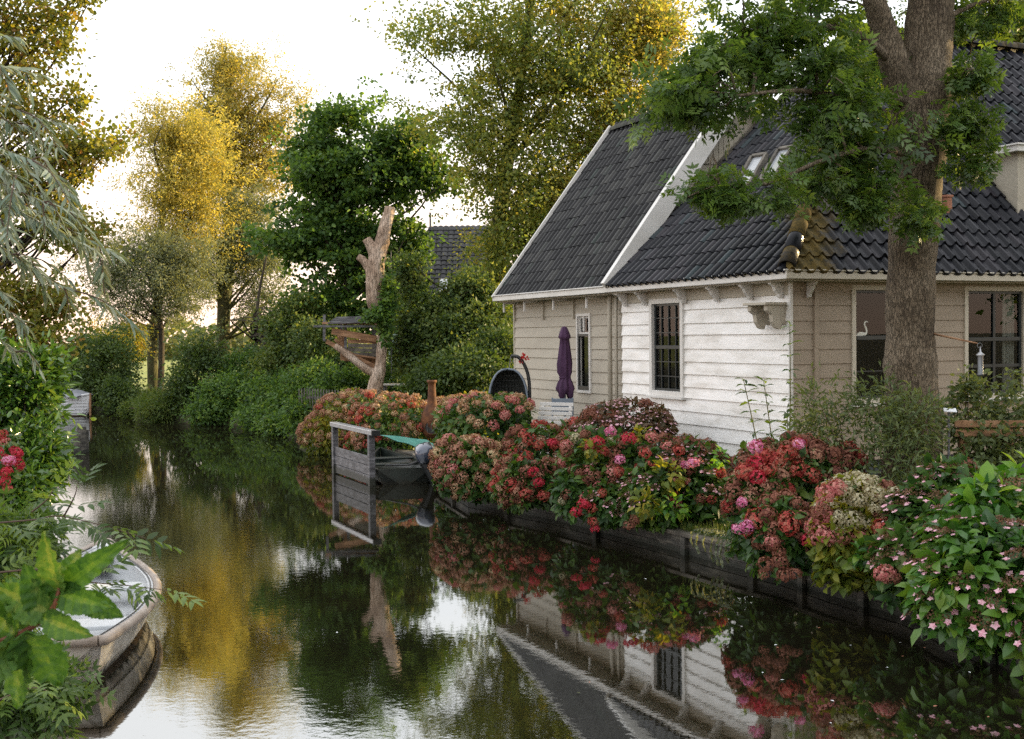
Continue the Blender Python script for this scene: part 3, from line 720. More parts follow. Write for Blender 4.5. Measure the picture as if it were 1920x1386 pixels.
    bs.add([O - Zv * .01, H(RS, RA, 8.67), H(s_end - .28, RA, 8.67), H(s_end - .28, -OV - .1, ZR - .01)], [(0, 1, 2, 3)])
    bs.build('rear_roof', M['black'], t)
    ridge_tiles(t, O + Zv * .05 + V * .03 + U * .03, top + Zv * .06, 'hip_tiles', seed=8, mossv=None, r=.125, L=.40)
    ridge_tiles(t, top + Zv * .08, H(RS, LEN + .1, 8.77), 'ridge_tiles', seed=9, mossv=.12, r=.15)
    ve = MB(); ve.bar(H(s_end + .03, -OV, ZR + .05), H(s_end + .03, RA, ZR + 4.82), .05, .16); ve.build('verge_board', M['cap'], t)
    # skylights on the canal slope
    def skyl(cs):
        q = [onplane(x, y, O, nL) for x, y in cs]; f_ = MB()
        for i in range(4): f_.bar(q[i] + nL * .08, q[(i + 1) % 4] + nL * .08, .07, .10, up=nL)
        fr_ = f_.build('skylight', M['cap'], t, bevel=.004)
        g = MB(); g.add([p + nL * .085 for p in q], [(0, 1, 2, 3)]); g.build('pane', M['skylight'], fr_)
    s1x = [(1432, 345), (1458, 342), (1492, 284), (1466, 288)]
    skyl(s1x); skyl([(1384, 360), (1410, 356), (1443, 297), (1416, 301)])
    # flat roofed dormer on the front slope
    def onF(x, y): return onplane(x, y, O, nF) - C
    p = onF(1908, 402); dx = p.dot(V); dz0 = p.z; ds = p.dot(U)
    zt = dz0 + 1.05
    d = MB(); d.box(H(ds, dx, dz0 - .2), V * 2.2, U * 1.25, Zv * 1.25); dm = d.build('dormer', M['beige'], t)
    d = MB(); d.box(H(ds - .14, dx - .16, zt), V * 2.5, U * 1.5, Zv * .10); d.box(H(ds - .17, dx - .19, zt + .10), V * 2.56, U * 1.6, Zv * .03); d.build('dormer_roof', M['trim'], dm, bevel=.006)
    d = MB(); d.box(H(ds - .02, dx + .25, dz0 + .35), V * 1.7, U * .02, Zv * .75); d.build('dormer_glass', M['skylight'], dm)
    # small terracotta vent
    p = onF(1776, 398); v = MB(); vx = H(p.dot(U), p.dot(V), p.z)
    v.box(vx - V * .05 - U * .05 - Zv * .1, V * .11, U * .11, Zv * .34); v.box(vx - V * .065 - U * .065 + Zv * .24, V * .14, U * .14, Zv * .04); v.build('roof_vent', M['brick'], t, bevel=.008)
    return s_end, (a0, a1, z0w, z1w)
S_END, WIN1 = house()

def swan():
    a0, a1, z0, z1 = WIN1
    zt = z0 + .075 + (z1 - z0 - .15) * .56 + .03
    pts = [(0, 0), (.03, .045), (.09, .075), (.15, .07), (.205, .055), (.235, .075), (.225, .12), (.20, .16), (.185, .20), (.19, .245), (.22, .275), (.255, .268), (.29, .235),
           (.262, .245), (.235, .248), (.215, .225), (.222, .19), (.25, .15), (.268, .10), (.262, .045), (.235, .008), (.12, 0)]
    k = .85; ax = FWl(1607, 600)[0]
    b = MB(); n = len(pts); o = .028
    f = [H(o, ax + x * k, zt + z * k) for x, z in pts]; bk = [H(o + .02, ax + x * k, zt + z * k) for x, z in pts]
    b.add(f + bk, [tuple(range(n)), tuple(range(n, 2 * n))[::-1]] + [(i, i + n, (i + 1) % n + n, (i + 1) % n) for i in range(n)])
    tag(b.build('swan_ornament', M['swan'], None, bevel=.003), 'white swan figure on the middle rail of the window behind the big trunk', 'ornament')
swan()

def annex():
    t = thing('timber_annex', 'beige boarded annex with steep tiled roof and broad white verge boards beside the parasol', 'house', tuple(H(S_END + 2.5, 2, GZ)))
    A0 = .16; s0 = S_END + .12; s1 = LW(965, 640, A0)[0]; OV = .28
    P = C + V * A0
    q = lambda x, y: LW(x, y, A0)
    x0, _ = q(1110, 660); x1, _ = q(1084, 660); z1 = q(1097, 588)[1]; z0 = q(1097, 737)[1]
    # windows are measured along the wall, away from the viewer
    holes = [(x0, x1, z0, z1)]
    b = MB(); siding(b, P, U, -V, s0, s1, WZ0 - .3, WZ1, 14, holes, .024); wallplane(b, P, U, s0, s1, WZ0 - .3, WZ1, holes); b.build('side_wall', M['beige'], t)
    RA = 2.72; HW = RA * 2 - .1; ZR = 3.79; k = 1.29; ZT = ZR + (RA + OV) * k * .985
    e = MB(); wallplane(e, C + U * s1, V, A0, HW, WZ0 - .3, WZ1 + .05); wallplane(e, C + V * HW, U, s0, s1, WZ0 - .3, WZ1 + .05)
    e.add([H(s1, A0 - .1, 3.75), H(s1, HW + .1, 3.75), H(s1, RA, ZT - .05)], [(0, 1, 2)]); e.build('end_wall', M['beige'], t)
    # near gable: horizontal boards low, upright boards near the top
    g = MB(); zg = 6.15; n = 16
    def lim(z): return A0 - .12 + (z - ZR) / k * .99, HW - (z - ZR) / k * .99
    zz = [3.7 + i * (zg - 3.7) / 10 for i in range(11)]
    for a, c in zip(zz[:-1], zz[1:]):
        l0, r0 = lim(max(a, 3.7)); l1, r1 = lim(c); o = .022
        g.add([H(s0 - o, l0, a), H(s0 - o, r0, a), H(s0 - .003, r1, c), H(s0 - .003, l1, c), H(s0, l0, a), H(s0, r0, a)], [(0, 1, 2, 3), (4, 5, 1, 0)])
    l, r = lim(zg); m = 14
    for i in range(m):
        a = l + (r - l) * i / m + .006; c = l + (r - l) * (i + 1) / m - .006
        top = lambda x: ZT - .02 - abs(x - (l + r) / 2) * k
        g.add([H(s0 - .03, a, zg), H(s0 - .03, c, zg), H(s0 - .03, c, max(top(c), zg)), H(s0 - .03, a, max(top(a), zg)), H(s0, a, zg), H(s0, a, max(top(a), zg)), H(s0, c, zg), H(s0, c, max(top(c), zg))],
              [(0, 1, 2, 3), (0, 3, 5, 4), (1, 6, 7, 2)])
    g.add([H(s0 + .002, A0, 3.7), H(s0 + .002, HW, 3.7), H(s0 + .002, RA, ZT - .1)], [(0, 1, 2)])
    g.build('gable', M['beige'], t)
    pl = MB(); pl.box(H(s0 + .03, A0 + .03, GZ - .02), U * (s1 - s0 - .06), V * 1.0, Zv * (WZ0 - .3 - GZ + .02)); pl.build('plinth', M['plinth'], t)
    # narrow window
    zs = z0 + (z1 - z0) * .745
    window(t, P, U, -V, x0, x1, z0, z1, .055, 'trim', 'trim', 1, [], .765, .02, inset=.05, sill=False, room=1.2, curtain=[(x0 + .1, x1 - .2, z0, zs)])
    d = MB(); i0, i1 = x0 + .055, x1 - .055
    for (a, bb, c, dd) in ((i0, i0 + .045, z0 + .055, zs), (i1 - .045, i1, z0 + .055, zs), (i0 + .045, i1 - .045, z0 + .055, z0 + .14), (i0 + .045, i1 - .045, zs - .05, zs)):
        d.box(P + U * a - V * .005 + Zv * c, U * (bb - a), -V * .03, Zv * (dd - c))
    d.build('casement', M['dark'], t, bevel=.002)
    mb = MB(); xm = (i0 + i1) / 2; mb.box(P + U * (xm - .02) - V * .0 + Zv * (zs + .05), U * .04, -V * .035, Zv * (z1 - zs - .11)); mb.build('glazing_bar', M['trim'], t)
    # roof
    eL = (V + Zv * k).normalized(); nL = U.cross(eL).normalized(); nL = nL if nL.z > 0 else -nL
    O = H(s0 - .10, -OV + .02, ZR); h = (RA + OV) / eL.dot(V)
    tilesheet('roof', O, U, eL, nL, s1 - s0 + .16, h, M['tile_old'], t, [(H(s1 - .03, 0, 0), U)], tw=.20, th=.30, amp=.050, step=.016, seed=14, mossf=lambda x, y: 0 * x - .06)
    r2 = MB(); r2.add([H(s0 - .1, RA, ZT), H(s1 - .05, RA, ZT), H(s1 - .05, HW + .3, ZR), H(s0 - .1, HW + .3, ZR)], [(0, 1, 2, 3)])
    r2.add([H(s0 - .1, -OV, ZR - .02), H(s1 - .05, -OV, ZR - .02), H(s1 - .05, RA, ZT - .03), H(s0 - .1, RA, ZT - .03)], [(0, 1, 2, 3)]); r2.build('far_roof', M['black'], t)
    ridge_tiles(t, H(s0 - .05, RA, ZT + .02), H(s1 - .15, RA, ZT + .04), 'ridge_tiles', seed=19, mossv=.15, r=.13, mat=M['tile_old'])
    # verge boards
    def verge(s, w, th, top=.11):
        b = MB(); nn = V.cross(eL)
        p0 = H(s, -OV - .05, ZR - .10); p1 = H(s, RA, ZT + .09)
        d = (p1 - p0); up_ = nL
        b.box(p0 + up_ * (top - w), U * th, up_ * w, d); b.build('verge_board', M['trim'], t, bevel=.006)
        b = MB(); p0 = H(s, HW + OV - .1, ZR - .10); p1 = H(s, RA, ZT + .09); eR = (p1 - p0).normalized(); nR = (U.cross(eR)).normalized(); nR = nR if nR.z > 0 else -nR
        b.box(p0 + nR * (top - w), U * th * .98, nR * w, p1 - p0); b.build('verge_board', M['trim'], t, bevel=.006)
    verge(s0 - .30, .36, .12, .22); verge(s1 - .06, .20, .05)
    gutter(t, [H(s1 + .02, -OV + .04, 0), H(s0 - .12, -OV + .04, 0)], [-V], z0=3.655, z1=3.785)
    sf = MB(); sf.box(H(s0, -OV + .02, 3.63), U * (s1 - s0), V * (OV + A0), Zv * .02); sf.build('soffit', M['beige'], t)
    for x in (961, 1000, 1055, 1118):
        s, _ = LW(x, 570); b = MB(); b.box(H(s, -OV + .06, 3.40), U * .035, V * .035, Zv * .24); b.box(H(s, -OV + .06, 3.58), U * .035, V * (OV + A0 - .05), Zv * .05); b.build('rafter_end', M['trim'], t)
    for x in (968, 1022, 1079):
        s, _ = q(x, 570); b = MB(); b.box(P + U * s - V * .06 + Zv * 3.22, U * .05, V * .05, Zv * .42); b.build('wall_strut', M['beige'], t, bevel=.003)
    # downpipes in the joint between the two buildings
    for x, rr_ in ((1146, .045), (1158, .03)):
        s, _ = LW(x, 640); b = MB(); b.tube([H(s, -.02, 3.66), H(s, -.03, 3.3), H(s, -.03, .5)], rr_, 10); b.build('downpipe', M['beige'], t, smooth=True)
    cb = MB(); cb.box(H(s1 - .05, A0 - .03, WZ0 - .3), U * .05, V * .03, Zv * 2.98); cb.build('corner_board', M['beige'], t)
annex()
# ------------------------------------------------------------------ foliage materials
LM = {}
def LMATS():
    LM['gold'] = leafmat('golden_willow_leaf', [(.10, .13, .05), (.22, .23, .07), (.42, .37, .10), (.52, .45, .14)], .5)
    LM['gold2'] = leafmat('golden_poplar_leaf', [(.09, .12, .05), (.19, .20, .065), (.38, .33, .09), (.50, .43, .12)], .5)
    LM['greywillow'] = leafmat('grey_willow_leaf', [(.07, .095, .055), (.15, .18, .11), (.24, .27, .16)], .42)
    LM['deep'] = leafmat('deep_green_leaf', [(.025, .055, .018), (.055, .12, .03), (.10, .19, .042), (.18, .26, .05)], .45)
    LM['elder'] = leafmat('elder_leaf', [(.03, .06, .02), (.055, .10, .028), (.10, .15, .04), (.20, .23, .06)], .4)
    LM['ash'] = leafmat('ash_leaf', [(.03, .062, .018), (.06, .12, .028), (.105, .18, .038), (.18, .26, .055)], .45, rough=.38, spec=.5)
    LM['middle'] = leafmat('middle_tree_leaf', [(.065, .105, .035), (.13, .19, .05), (.22, .25, .065), (.38, .33, .06)], .55)
    LM['linden'] = leafmat('linden_leaf', [(.06, .09, .02), (.13, .165, .03), (.25, .24, .04), (.24, .12, .05)], .5)
    LM['willow'] = leafmat('silver_willow_leaf', [(.10, .15, .10), (.18, .24, .18), (.27, .33, .26), (.20, .22, .15)], .25, rough=.4)
    LM['laurel'] = leafmat('laurel_leaf', [(.016, .045, .012), (.04, .10, .02), (.08, .17, .028), (.16, .23, .04)], .28, rough=.22, spec=.8)
    LM['hedge'] = leafmat('hedge_leaf', [(.028, .052, .018), (.055, .10, .026), (.11, .16, .036)], .4)
    LM['hydr'] = leafmat('hydrangea_leaf', [(.015, .045, .012), (.035, .09, .018), (.06, .13, .02), (.11, .15, .025)], .28, rough=.45)
    LM['hydr_y'] = leafmat('yellowing_hydrangea_leaf', [(.05, .09, .015), (.12, .17, .02), (.22, .24, .03), (.34, .28, .03)], .4)
    LM['hydr_b'] = leafmat('bronze_hydrangea_leaf', [(.03, .04, .015), (.07, .06, .025), (.12, .07, .04), (.05, .08, .02)], .28)
    LM['broad'] = leafmat('broad_hydrangea_leaf', [(.02, .07, .015), (.045, .13, .02), (.08, .19, .025), (.15, .24, .03)], .3, rough=.35, spec=.5)
    LM['shrub'] = leafmat('shrub_leaf', [(.05, .08, .03), (.10, .14, .055), (.17, .21, .09)], .38)
    LM['fresh'] = leafmat('fresh_leaf', [(.03, .12, .015), (.08, .22, .02), (.15, .30, .03), (.26, .38, .05)], .4, rough=.4, spec=.5)
    LM['grass'] = leafmat('grass_blade', [(.03, .06, .01), (.07, .12, .02), (.14, .17, .04)], .35)
    LM['far'] = leafmat('far_hedge_leaf', [(.08, .12, .05), (.16, .18, .07), (.22, .22, .08)], .4)
    LM['reds'] = leafmat('creeper_leaf', [(.3, .02, .02), (.5, .03, .03)], .4)
    for k, c in {'dusty': [(.16, .07, .05), (.30, .14, .10), (.42, .22, .15), (.46, .30, .20)],
                 'peach': [(.26, .13, .08), (.42, .24, .15), (.55, .36, .22), (.50, .42, .25)],
                 'brown': [(.12, .045, .035), (.22, .09, .06), (.30, .13, .09)],
                 'redh': [(.20, .025, .025), (.36, .05, .045), (.48, .11, .085), (.36, .16, .11)],
                 'crimson': [(.28, .012, .03), (.50, .03, .06), (.58, .08, .12)],
                 'pink': [(.50, .10, .25), (.68, .22, .42), (.74, .42, .58)],
                 'rose': [(.38, .09, .10), (.52, .19, .18), (.56, .30, .25)],
                 'cream': [(.22, .19, .10), (.38, .34, .21), (.50, .47, .34)]}.items():
        LM['h_' + k] = leafmat('bloom_' + k, c, .2, rough=.7, spec=.2, tboost=1.2)
    LM['lace'] = leafmat('lacecap_bloom', [(.10, .07, .035), (.20, .11, .07), (.26, .15, .09), (.70, .30, .40), (.80, .55, .62)], .2, rough=.7, spec=.2, tboost=1.1)
LMATS()

# flower heads: a ball of small florets, and a flat lacecap
def headmesh(kind, seed, mat):
    g = np.random.default_rng(seed)
    if kind == 'mop':
        n = 120; u = g.random(n); ph = g.random(n) * 6.283; cz = 1 - 1.55 * u; sr = np.sqrt(1 - cz * cz)
        d = np.stack([sr * np.cos(ph), sr * np.sin(ph), cz * .78], 1); rad = 1 + .13 * np.sin(d[:, :1] * 5 + seed) * np.cos(d[:, 1:2] * 5) + .07 * g.normal(size=(n, 1)); P = d * rad
        t1 = unit(np.cross(d, g.normal(size=(n, 3)))); t2 = unit(np.cross(d, t1)); L = .27 * (.7 + .6 * g.random(n))
        Ps = []; As = []; Ns = []; vs = []; Ls = []
        v = np.clip(.5 + .38 * np.sin(d[:, 0] * 3 + seed) * .6 + .3 * g.normal(size=n) + .15 * d[:, 2], 0, 1)
        for a in (t1, -t1, t2, -t2):
            Ps.append(P); As.append(a + d * .12); Ns.append(d + g.normal(size=(n, 3)) * .3); vs.append(np.clip(v + g.normal(size=n) * .08, 0, 1)); Ls.append(L * .72)
        me = leaves('flower_head', np.concatenate(Ps), np.concatenate(As), np.concatenate(Ns), np.concatenate(Ls), T_quad(.95, .03), np.concatenate(vs))
    else:
        n = 150; r = np.sqrt(g.random(n)) * .82; ph = g.random(n) * 6.283; P = np.stack([r * np.cos(ph), r * np.sin(ph), .20 - .22 * r * r + .05 * g.normal(size=n)], 1)
        A = g.normal(size=(n, 3)); A[:, 2] = .5; me1 = (P, A, g.normal(size=(n, 3)), .13 + .06 * g.random(n), .45 * g.random(n))
        k = 6; an = np.arange(k) / k * 6.283 + g.normal(size=k) * .25; R = .95 + .12 * g.normal(size=k)
        c = np.stack([R * np.cos(an), R * np.sin(an), .05 + .08 * g.normal(size=k)], 1); Ps = [me1[0]]; As = [me1[1]]; Ns = [me1[2]]; Ls = [me1[3]]; vs = [me1[4]]
        for q in range(5):
            a = an + q * 1.257 + .4; Ps.append(c); As.append(np.stack([np.cos(a), np.sin(a), 0 * a + .1], 1)); Ns.append(np.tile([0, 0, 1.], (k, 1)) + g.normal(size=(k, 3)) * .3); Ls.append(.25 + .08 * g.random(k)); vs.append(.80 + .2 * g.random(k))
        me = leaves('flower_head', np.concatenate(Ps), np.concatenate(As), np.concatenate(Ns), np.concatenate(Ls), T_quad(.85, .02), np.concatenate(vs))
    me.materials.append(mat); return me
HEADS = {k: [headmesh('mop', 10 * i + j, LM['h_' + k]) for j in range(3)] for i, k in enumerate(['dusty', 'peach', 'brown', 'redh', 'crimson', 'pink', 'rose', 'cream'])}
HEADS['lace'] = [headmesh('lace', 90 + j, LM['lace']) for j in range(4)]

def hydrangea(label, parts, heads, nheads, seed, hs=.085, leafm='hydr', nl=1400, L=.13, extra=None, place=None, hz=-.25, front=.75, group='hydrangea bushes along the quay', nstem=14, name='hydrangea_bush'):
    """parts: foliage ellipsoids; heads: {colour: weight}; place: [(px, py, D, colour, size)] single heads read off the photograph"""
    cxy = np.mean([p[0] for p in parts], 0)
    t = thing(name, label, 'hydrangea', (cxy[0], cxy[1], GZ), group)
    g = np.random.default_rng(seed); rg = random.Random(seed)
    # foliage: leaves facing outwards in several layers
    nheads = min(100, int(nheads * 1.25)); nl = int(nl * 1.6)
    C = np.array([p[0] for p in parts]); R = np.array([p[1] for p in parts]) * 1.13; w = np.array([p[2] * p[1][0] * p[1][2] for p in parts]); w /= w.sum()
    idx = g.choice(len(parts), nl, p=w); d = unit(g.normal(size=(nl, 3))); r = .45 + .55 * g.random((nl, 1)) ** .45
    lob = 1 + .12 * np.sin(d[:, :1] * 6 + seed) * np.cos(d[:, 2:] * 5)
    P = C[idx] + d * R[idx] * r * lob
    # a skirt of lower leaves reaches the soil
    sk = g.random(nl) < .30; low = GZ + .05 + .42 * g.random(nl); P[sk, 2] = np.minimum(P[sk, 2], low[sk]); P[:, 2] = np.maximum(P[:, 2], .06)
    A = d * .8 + g.normal(size=d.shape) * .6; A[:, 2] -= .25
    N = d * .7 + g.normal(size=d.shape) * .35; N[:, 2] += .55
    val = np.clip(g.random(nl) * .7 + .3 * np.sin(P[:, 0] * 3 + P[:, 2] * 4) * .5 + .15, 0, 1)
    link('foliage', leaves('foliage', P, A, N, L * (.6 + .7 * g.random(nl)), T_leaf(.56, .07, .22), val), LM[leafm], t)
    if extra:   # a lighter patch of new leaves
        for (ex, em, en, el) in extra:
            d = unit(g.normal(size=(en, 3))); P = ex[0] + d * ex[1] * (.5 + .5 * g.random((en, 1))); N = d + np.array([0, 0, .8]); A = d + g.normal(size=d.shape) * .5
            link('young_leaves', leaves('young_leaves', P, A, N, el * (.7 + .5 * g.random(en)), T_leaf(.6, .08, .2), g.random(en)), LM[em], t)
    mb = MB(); base = Vector((cxy[0], cxy[1], GZ - .02))
    for i in range(nstem):
        j = rg.randrange(len(parts)); q = Vector(C[j]) + Vector([R[j][k] * rg.uniform(-.6, .6) for k in range(3)])
        b0 = base + Vector((rg.uniform(-.2, .2), rg.uniform(-.2, .2), 0)); mb.tube(spline([b0, (b0 + q) / 2 + Vector((0, 0, .12)), q], 3), [.011, .009, .008, .007, .006, .005, .004], 5, cap=False)
    mb.build('stem', M['stem'], t)
    ks = list(heads); ws = [heads[k] for k in ks]; out = []
    tries = 0
    while len(out) < nheads and tries < nheads * 30:
        tries += 1
        j = g.choice(len(parts), p=w); d = g.normal(size=3); d /= np.linalg.norm(d)
        if d[2] < hz or (d[1] > .35 and rg.random() < front): continue
        p = C[j] + d * R[j] * (.97 + .08 * g.random())
        # not buried in a neighbouring part, not piled on another head
        if any(k != j and (((p - C[k]) / R[k]) ** 2).sum() < .78 for k in range(len(parts))): continue
        if p[2] < .12: continue
        if any(((p - o) ** 2).sum() < (hs * 1.35) ** 2 for o, _, _ in out): continue
        # colours gather in patches
        f = math.sin(p[0] * 2.3 + seed) + math.sin(p[1] * 1.9 + p[2] * 3)
        k = rg.choices(ks, [w_ * (1 + .8 * math.sin(f * 2 + i * 2.1)) for i, w_ in enumerate(ws)])[0]
        out.append((p, d, k))
    for p, d, k in out:
        head(t, Vector(p), Vector(d), k, hs * rg.uniform(.75, 1.25), rg)
    for (x, y, D, k, sz) in (place or []):
        head(t, at(x, y, D), Vector((rg.uniform(-.4, .3), -.7, .7)), k, sz, rg)
    return t
def head(t, p, d, k, s, rg):
    o = bpy.data.objects.new('flower_head', rg.choice(HEADS[k])); COL.objects.link(o); o.parent = t; o.matrix_parent_inverse = Matrix.Translation(-abs_loc(t))
    n = (d + Vector((0, 0, .55 if k != 'lace' else 1.3))).normalized()
    o.rotation_mode = 'QUATERNION'; o.rotation_quaternion = n.to_track_quat('Z', 'Y') @ Matrix.Rotation(rg.uniform(0, 6.28), 3, 'Z').to_quaternion()
    o.location = p; o.scale = (s * rg.uniform(.88, 1.12), s * rg.uniform(.88, 1.12), s * rg.uniform(.8, 1.05))

hydrangea('dusty pink hydrangea at the far end of the bank, by the picket fence', [E(640, 795, 29, 52, 50), E(600, 815, 29, 34, 34), E(664, 765, 29.6, 36, 28)],
          {'dusty': 5, 'peach': 3, 'redh': .2}, 95, 1, hs=.10, leafm='hydr_y', nl=1500, hz=-.5)
hydrangea('dusty pink and red hydrangea directly behind the grey plank screen', [E(742, 795, 27.5, 62, 48), E(700, 775, 28.5, 45, 34), E(705, 830, 27.5, 50, 26)],
          {'dusty': 5, 'peach': 1.5, 'redh': 1.3}, 95, 2, hs=.10, nl=1500, hz=-.4, extra=[(E(655, 738, 29.5, 18, 8), 'hydr_y', 60, .14)])
hydrangea('pale peach hydrangea with yellowing leaves behind the rusty chiminea', [E(855, 785, 28.6, 56, 36), E(890, 768, 28.6, 40, 26), E(800, 790, 29.2, 40, 30)],
          {'peach': 6, 'dusty': 2}, 90, 3, hs=.095, leafm='hydr_y', nl=1400)
hydrangea('leafy green hydrangea with coral heads on top, beside the egg chair', [E(900, 805, 21.6, 75, 56), E(950, 775, 21.6, 44, 32), E(860, 800, 22.2, 42, 44)],
          {'peach': 2, 'rose': 1}, 26, 4, hs=.085, nl=2200, hz=.15,
          place=[(930, 760, 21, 'rose', .09), (957, 748, 21, 'rose', .10), (975, 768, 21, 'rose', .09), (945, 780, 21, 'rose', .09), (968, 752, 21.2, 'rose', .09), (915, 775, 21, 'peach', .09), (860, 790, 21.4, 'peach', .08), (845, 805, 21.4, 'cream', .08), (880, 775, 21.6, 'peach', .08), (838, 826, 21.3, 'cream', .07), (897, 765, 21.6, 'peach', .08)])
hydrangea('dusty pink hydrangea drooping to the water just right of the outboard motor', [E(888, 880, 19.6, 62, 50), E(850, 862, 19.6, 34, 36), E(925, 900, 19.4, 36, 32)],
          {'dusty': 5, 'peach': 3, 'rose': 1}, 85, 5, hs=.095, nl=1700, hz=-.75)
hydrangea('deep red and brown hydrangea in front of the white slatted bench', [E(1008, 848, 19.6, 58, 46), E(975, 905, 18.2, 42, 44), E(1075, 822, 20.0, 34, 28), E(1025, 905, 18.2, 34, 36)],
          {'redh': 2, 'brown': 3.2, 'dusty': 2.6}, 80, 6, hs=.10, nl=2000, hz=-.7,
          place=[(1010, 905, 17.7, 'crimson', .09), (985, 925, 17.7, 'redh', .09), (1020, 930, 17.7, 'redh', .09), (1000, 885, 17.7, 'crimson', .085), (1035, 830, 19.0, 'crimson', .08), (1010, 835, 19.0, 'redh', .09)])
hydrangea('bronze hydrangea gone to seed below the white wall window', [E(1175, 798, 19.2, 76, 42), E(1225, 808, 18.8, 34, 34), E(1120, 800, 19.4, 34, 34)],
          {'lace': 5, 'brown': .6}, 60, 7, hs=.09, leafm='hydr_b', nl=2400, L=.10, hz=.0)
hydrangea('mixed crimson and pink hydrangea trailing over the quay cap, right of the dark gap', [E(1120, 862, 17.2, 62, 50), E(1080, 920, 16.8, 36, 36), E(1165, 890, 16.8, 52, 58), E(1140, 945, 16.4, 40, 34)],
          {'redh': 1.3, 'rose': 1.2, 'brown': 3, 'cream': .8, 'lace': 1}, 52, 8, hs=.09, nl=2300, hz=-.4,
          place=[(1145, 810, 16.6, 'pink', .085), (1180, 822, 16.4, 'crimson', .10), (1120, 830, 16.4, 'crimson', .10), (1105, 835, 16.4, 'redh', .09), (1162, 862, 16.2, 'pink', .085), (1130, 845, 16.4, 'redh', .08), (1222, 820, 16.2, 'rose', .09), (1095, 945, 16.1, 'crimson', .085), (1080, 960, 16.1, 'crimson', .075), (1112, 978, 16.1, 'redh', .07), (1116, 992, 16.1, 'crimson', .06), (1160, 885, 16.1, 'redh', .08)],
          extra=[(E(1110, 840, 16.4, 16, 10), 'hydr_y', 40, .12), (E(1200, 815, 16.8, 16, 12), 'hydr_y', 40, .12)])
hydrangea('lime green leaved hydrangea with rusty heads beside the white wall corner', [E(1270, 890, 16.3, 66, 62), E(1310, 880, 16.4, 50, 44), E(1225, 930, 15.9, 52, 50), E(1322, 925, 15.8, 40, 42, .7)],
          {'lace': 3, 'brown': 2.0, 'rose': .7, 'redh': .7}, 66, 9, hs=.085, nl=2400, hz=-.3,
          place=[(1300, 868, 15.6, 'pink', .075), (1285, 872, 15.6, 'pink', .06), (1180, 985, 15.3, 'brown', .07), (1190, 975, 15.3, 'brown', .07), (1210, 850, 15.7, 'redh', .09)],
          extra=[(E(1255, 890, 15.6, 28, 26), 'hydr_y', 80, .13), (E(1210, 945, 15.3, 24, 22), 'hydr_y', 70, .13), (E(1350, 858, 15.8, 14, 16), 'fresh', 30, .10), (E(1260, 950, 15.4, 40, 22), 'fresh', 70, .11)])
hydrangea('big red topped hydrangea with hanging brown heads, right of the bare quay gap', [E(1475, 888, 14.1, 88, 56), E(1424, 945, 13.5, 52, 58), E(1545, 885, 14.4, 62, 46), E(1465, 995, 12.7, 58, 54)],
          {'redh': 2.2, 'brown': 5, 'dusty': 2}, 80, 10, hs=.100, nl=3000, hz=-.35, leafm='hydr',
          place=[(1398, 885, 13.3, 'redh', .11), (1415, 868, 13.4, 'crimson', .10), (1432, 855, 13.5, 'redh', .11), (1455, 862, 13.4, 'redh', .11), (1440, 880, 13.3, 'redh', .10), (1420, 895, 13.2, 'crimson', .09), (1475, 850, 13.6, 'redh', .11), (1500, 848, 13.7, 'redh', .10), (1530, 840, 13.9, 'brown', .12), (1560, 850, 13.9, 'brown', .12), (1590, 865, 14, 'brown', .11), (1402, 988, 12.5, 'pink', .085), (1385, 992, 12.6, 'pink', .07), (1391, 942, 12.6, 'pink', .06), (1416, 838, 13.2, 'pink', .085), (1498, 832, 13.5, 'pink', .07), (1480, 985, 12.3, 'redh', .12), (1515, 1012, 12.2, 'crimson', .075), (1437, 963, 12.5, 'rose', .055),
                 (1437, 1058, 12.1, 'brown', .09), (1462, 1055, 12.1, 'brown', .09), (1470, 1078, 12.05, 'brown', .09), (1490, 1075, 12.05, 'brown', .07), (1432, 1076, 12.1, 'brown', .06), (1450, 1020, 12.2, 'brown', .085), (1460, 1035, 12.2, 'brown', .08), (1447, 1015, 12.2, 'rose', .07)],
          extra=[(E(1440, 985, 12.6, 44, 22), 'broad', 60, .11)])
hydrangea('hydrangea with cream pyramids and rose heads, left of the dark shrub foot', [E(1610, 960, 12.3, 66, 56), E(1575, 1000, 12.0, 46, 46), E(1650, 990, 12.0, 46, 48)],
          {'cream': 1.6, 'rose': 1.4, 'brown': 2.2}, 46, 11, hs=.092, nl=2400, hz=-.2, leafm='hydr_y',
          place=[(1548, 925, 11.9, 'rose', .11), (1570, 915, 11.9, 'rose', .09), (1622, 905, 11.9, 'cream', .11), (1640, 925, 11.8, 'cream', .10), (1612, 938, 11.8, 'cream', .09), (1590, 925, 11.9, 'cream', .08), (1680, 925, 11.9, 'cream', .09), (1640, 955, 11.7, 'cream', .06), (1655, 990, 11.6, 'redh', .11), (1685, 1002, 11.6, 'redh', .10), (1700, 985, 11.6, 'crimson', .06), (1573, 975, 11.8, 'cream', .08), (1576, 993, 11.8, 'cream', .07), (1540, 960, 11.9, 'brown', .10), (1545, 1005, 11.8, 'rose', .09)],
          extra=[(E(1610, 1040, 11.5, 30, 22), 'broad', 50, .11)])
hydrangea('tawny lacecap hydrangea with small pink rim flowers, middle of the right group', [E(1740, 985, 11.6, 66, 66), E(1700, 1040, 11.2, 50, 44), E(1780, 920, 12.0, 60, 46)],
          {'lace': 6, 'brown': 1}, 40, 12, hs=.115, nl=2300, L=.15, hz=-.1, leafm='hydr', place=[(1660, 1075, 10.9, 'rose', .09), (1672, 1082, 10.9, 'brown', .09), (1650, 1078, 10.9, 'rose', .07)])
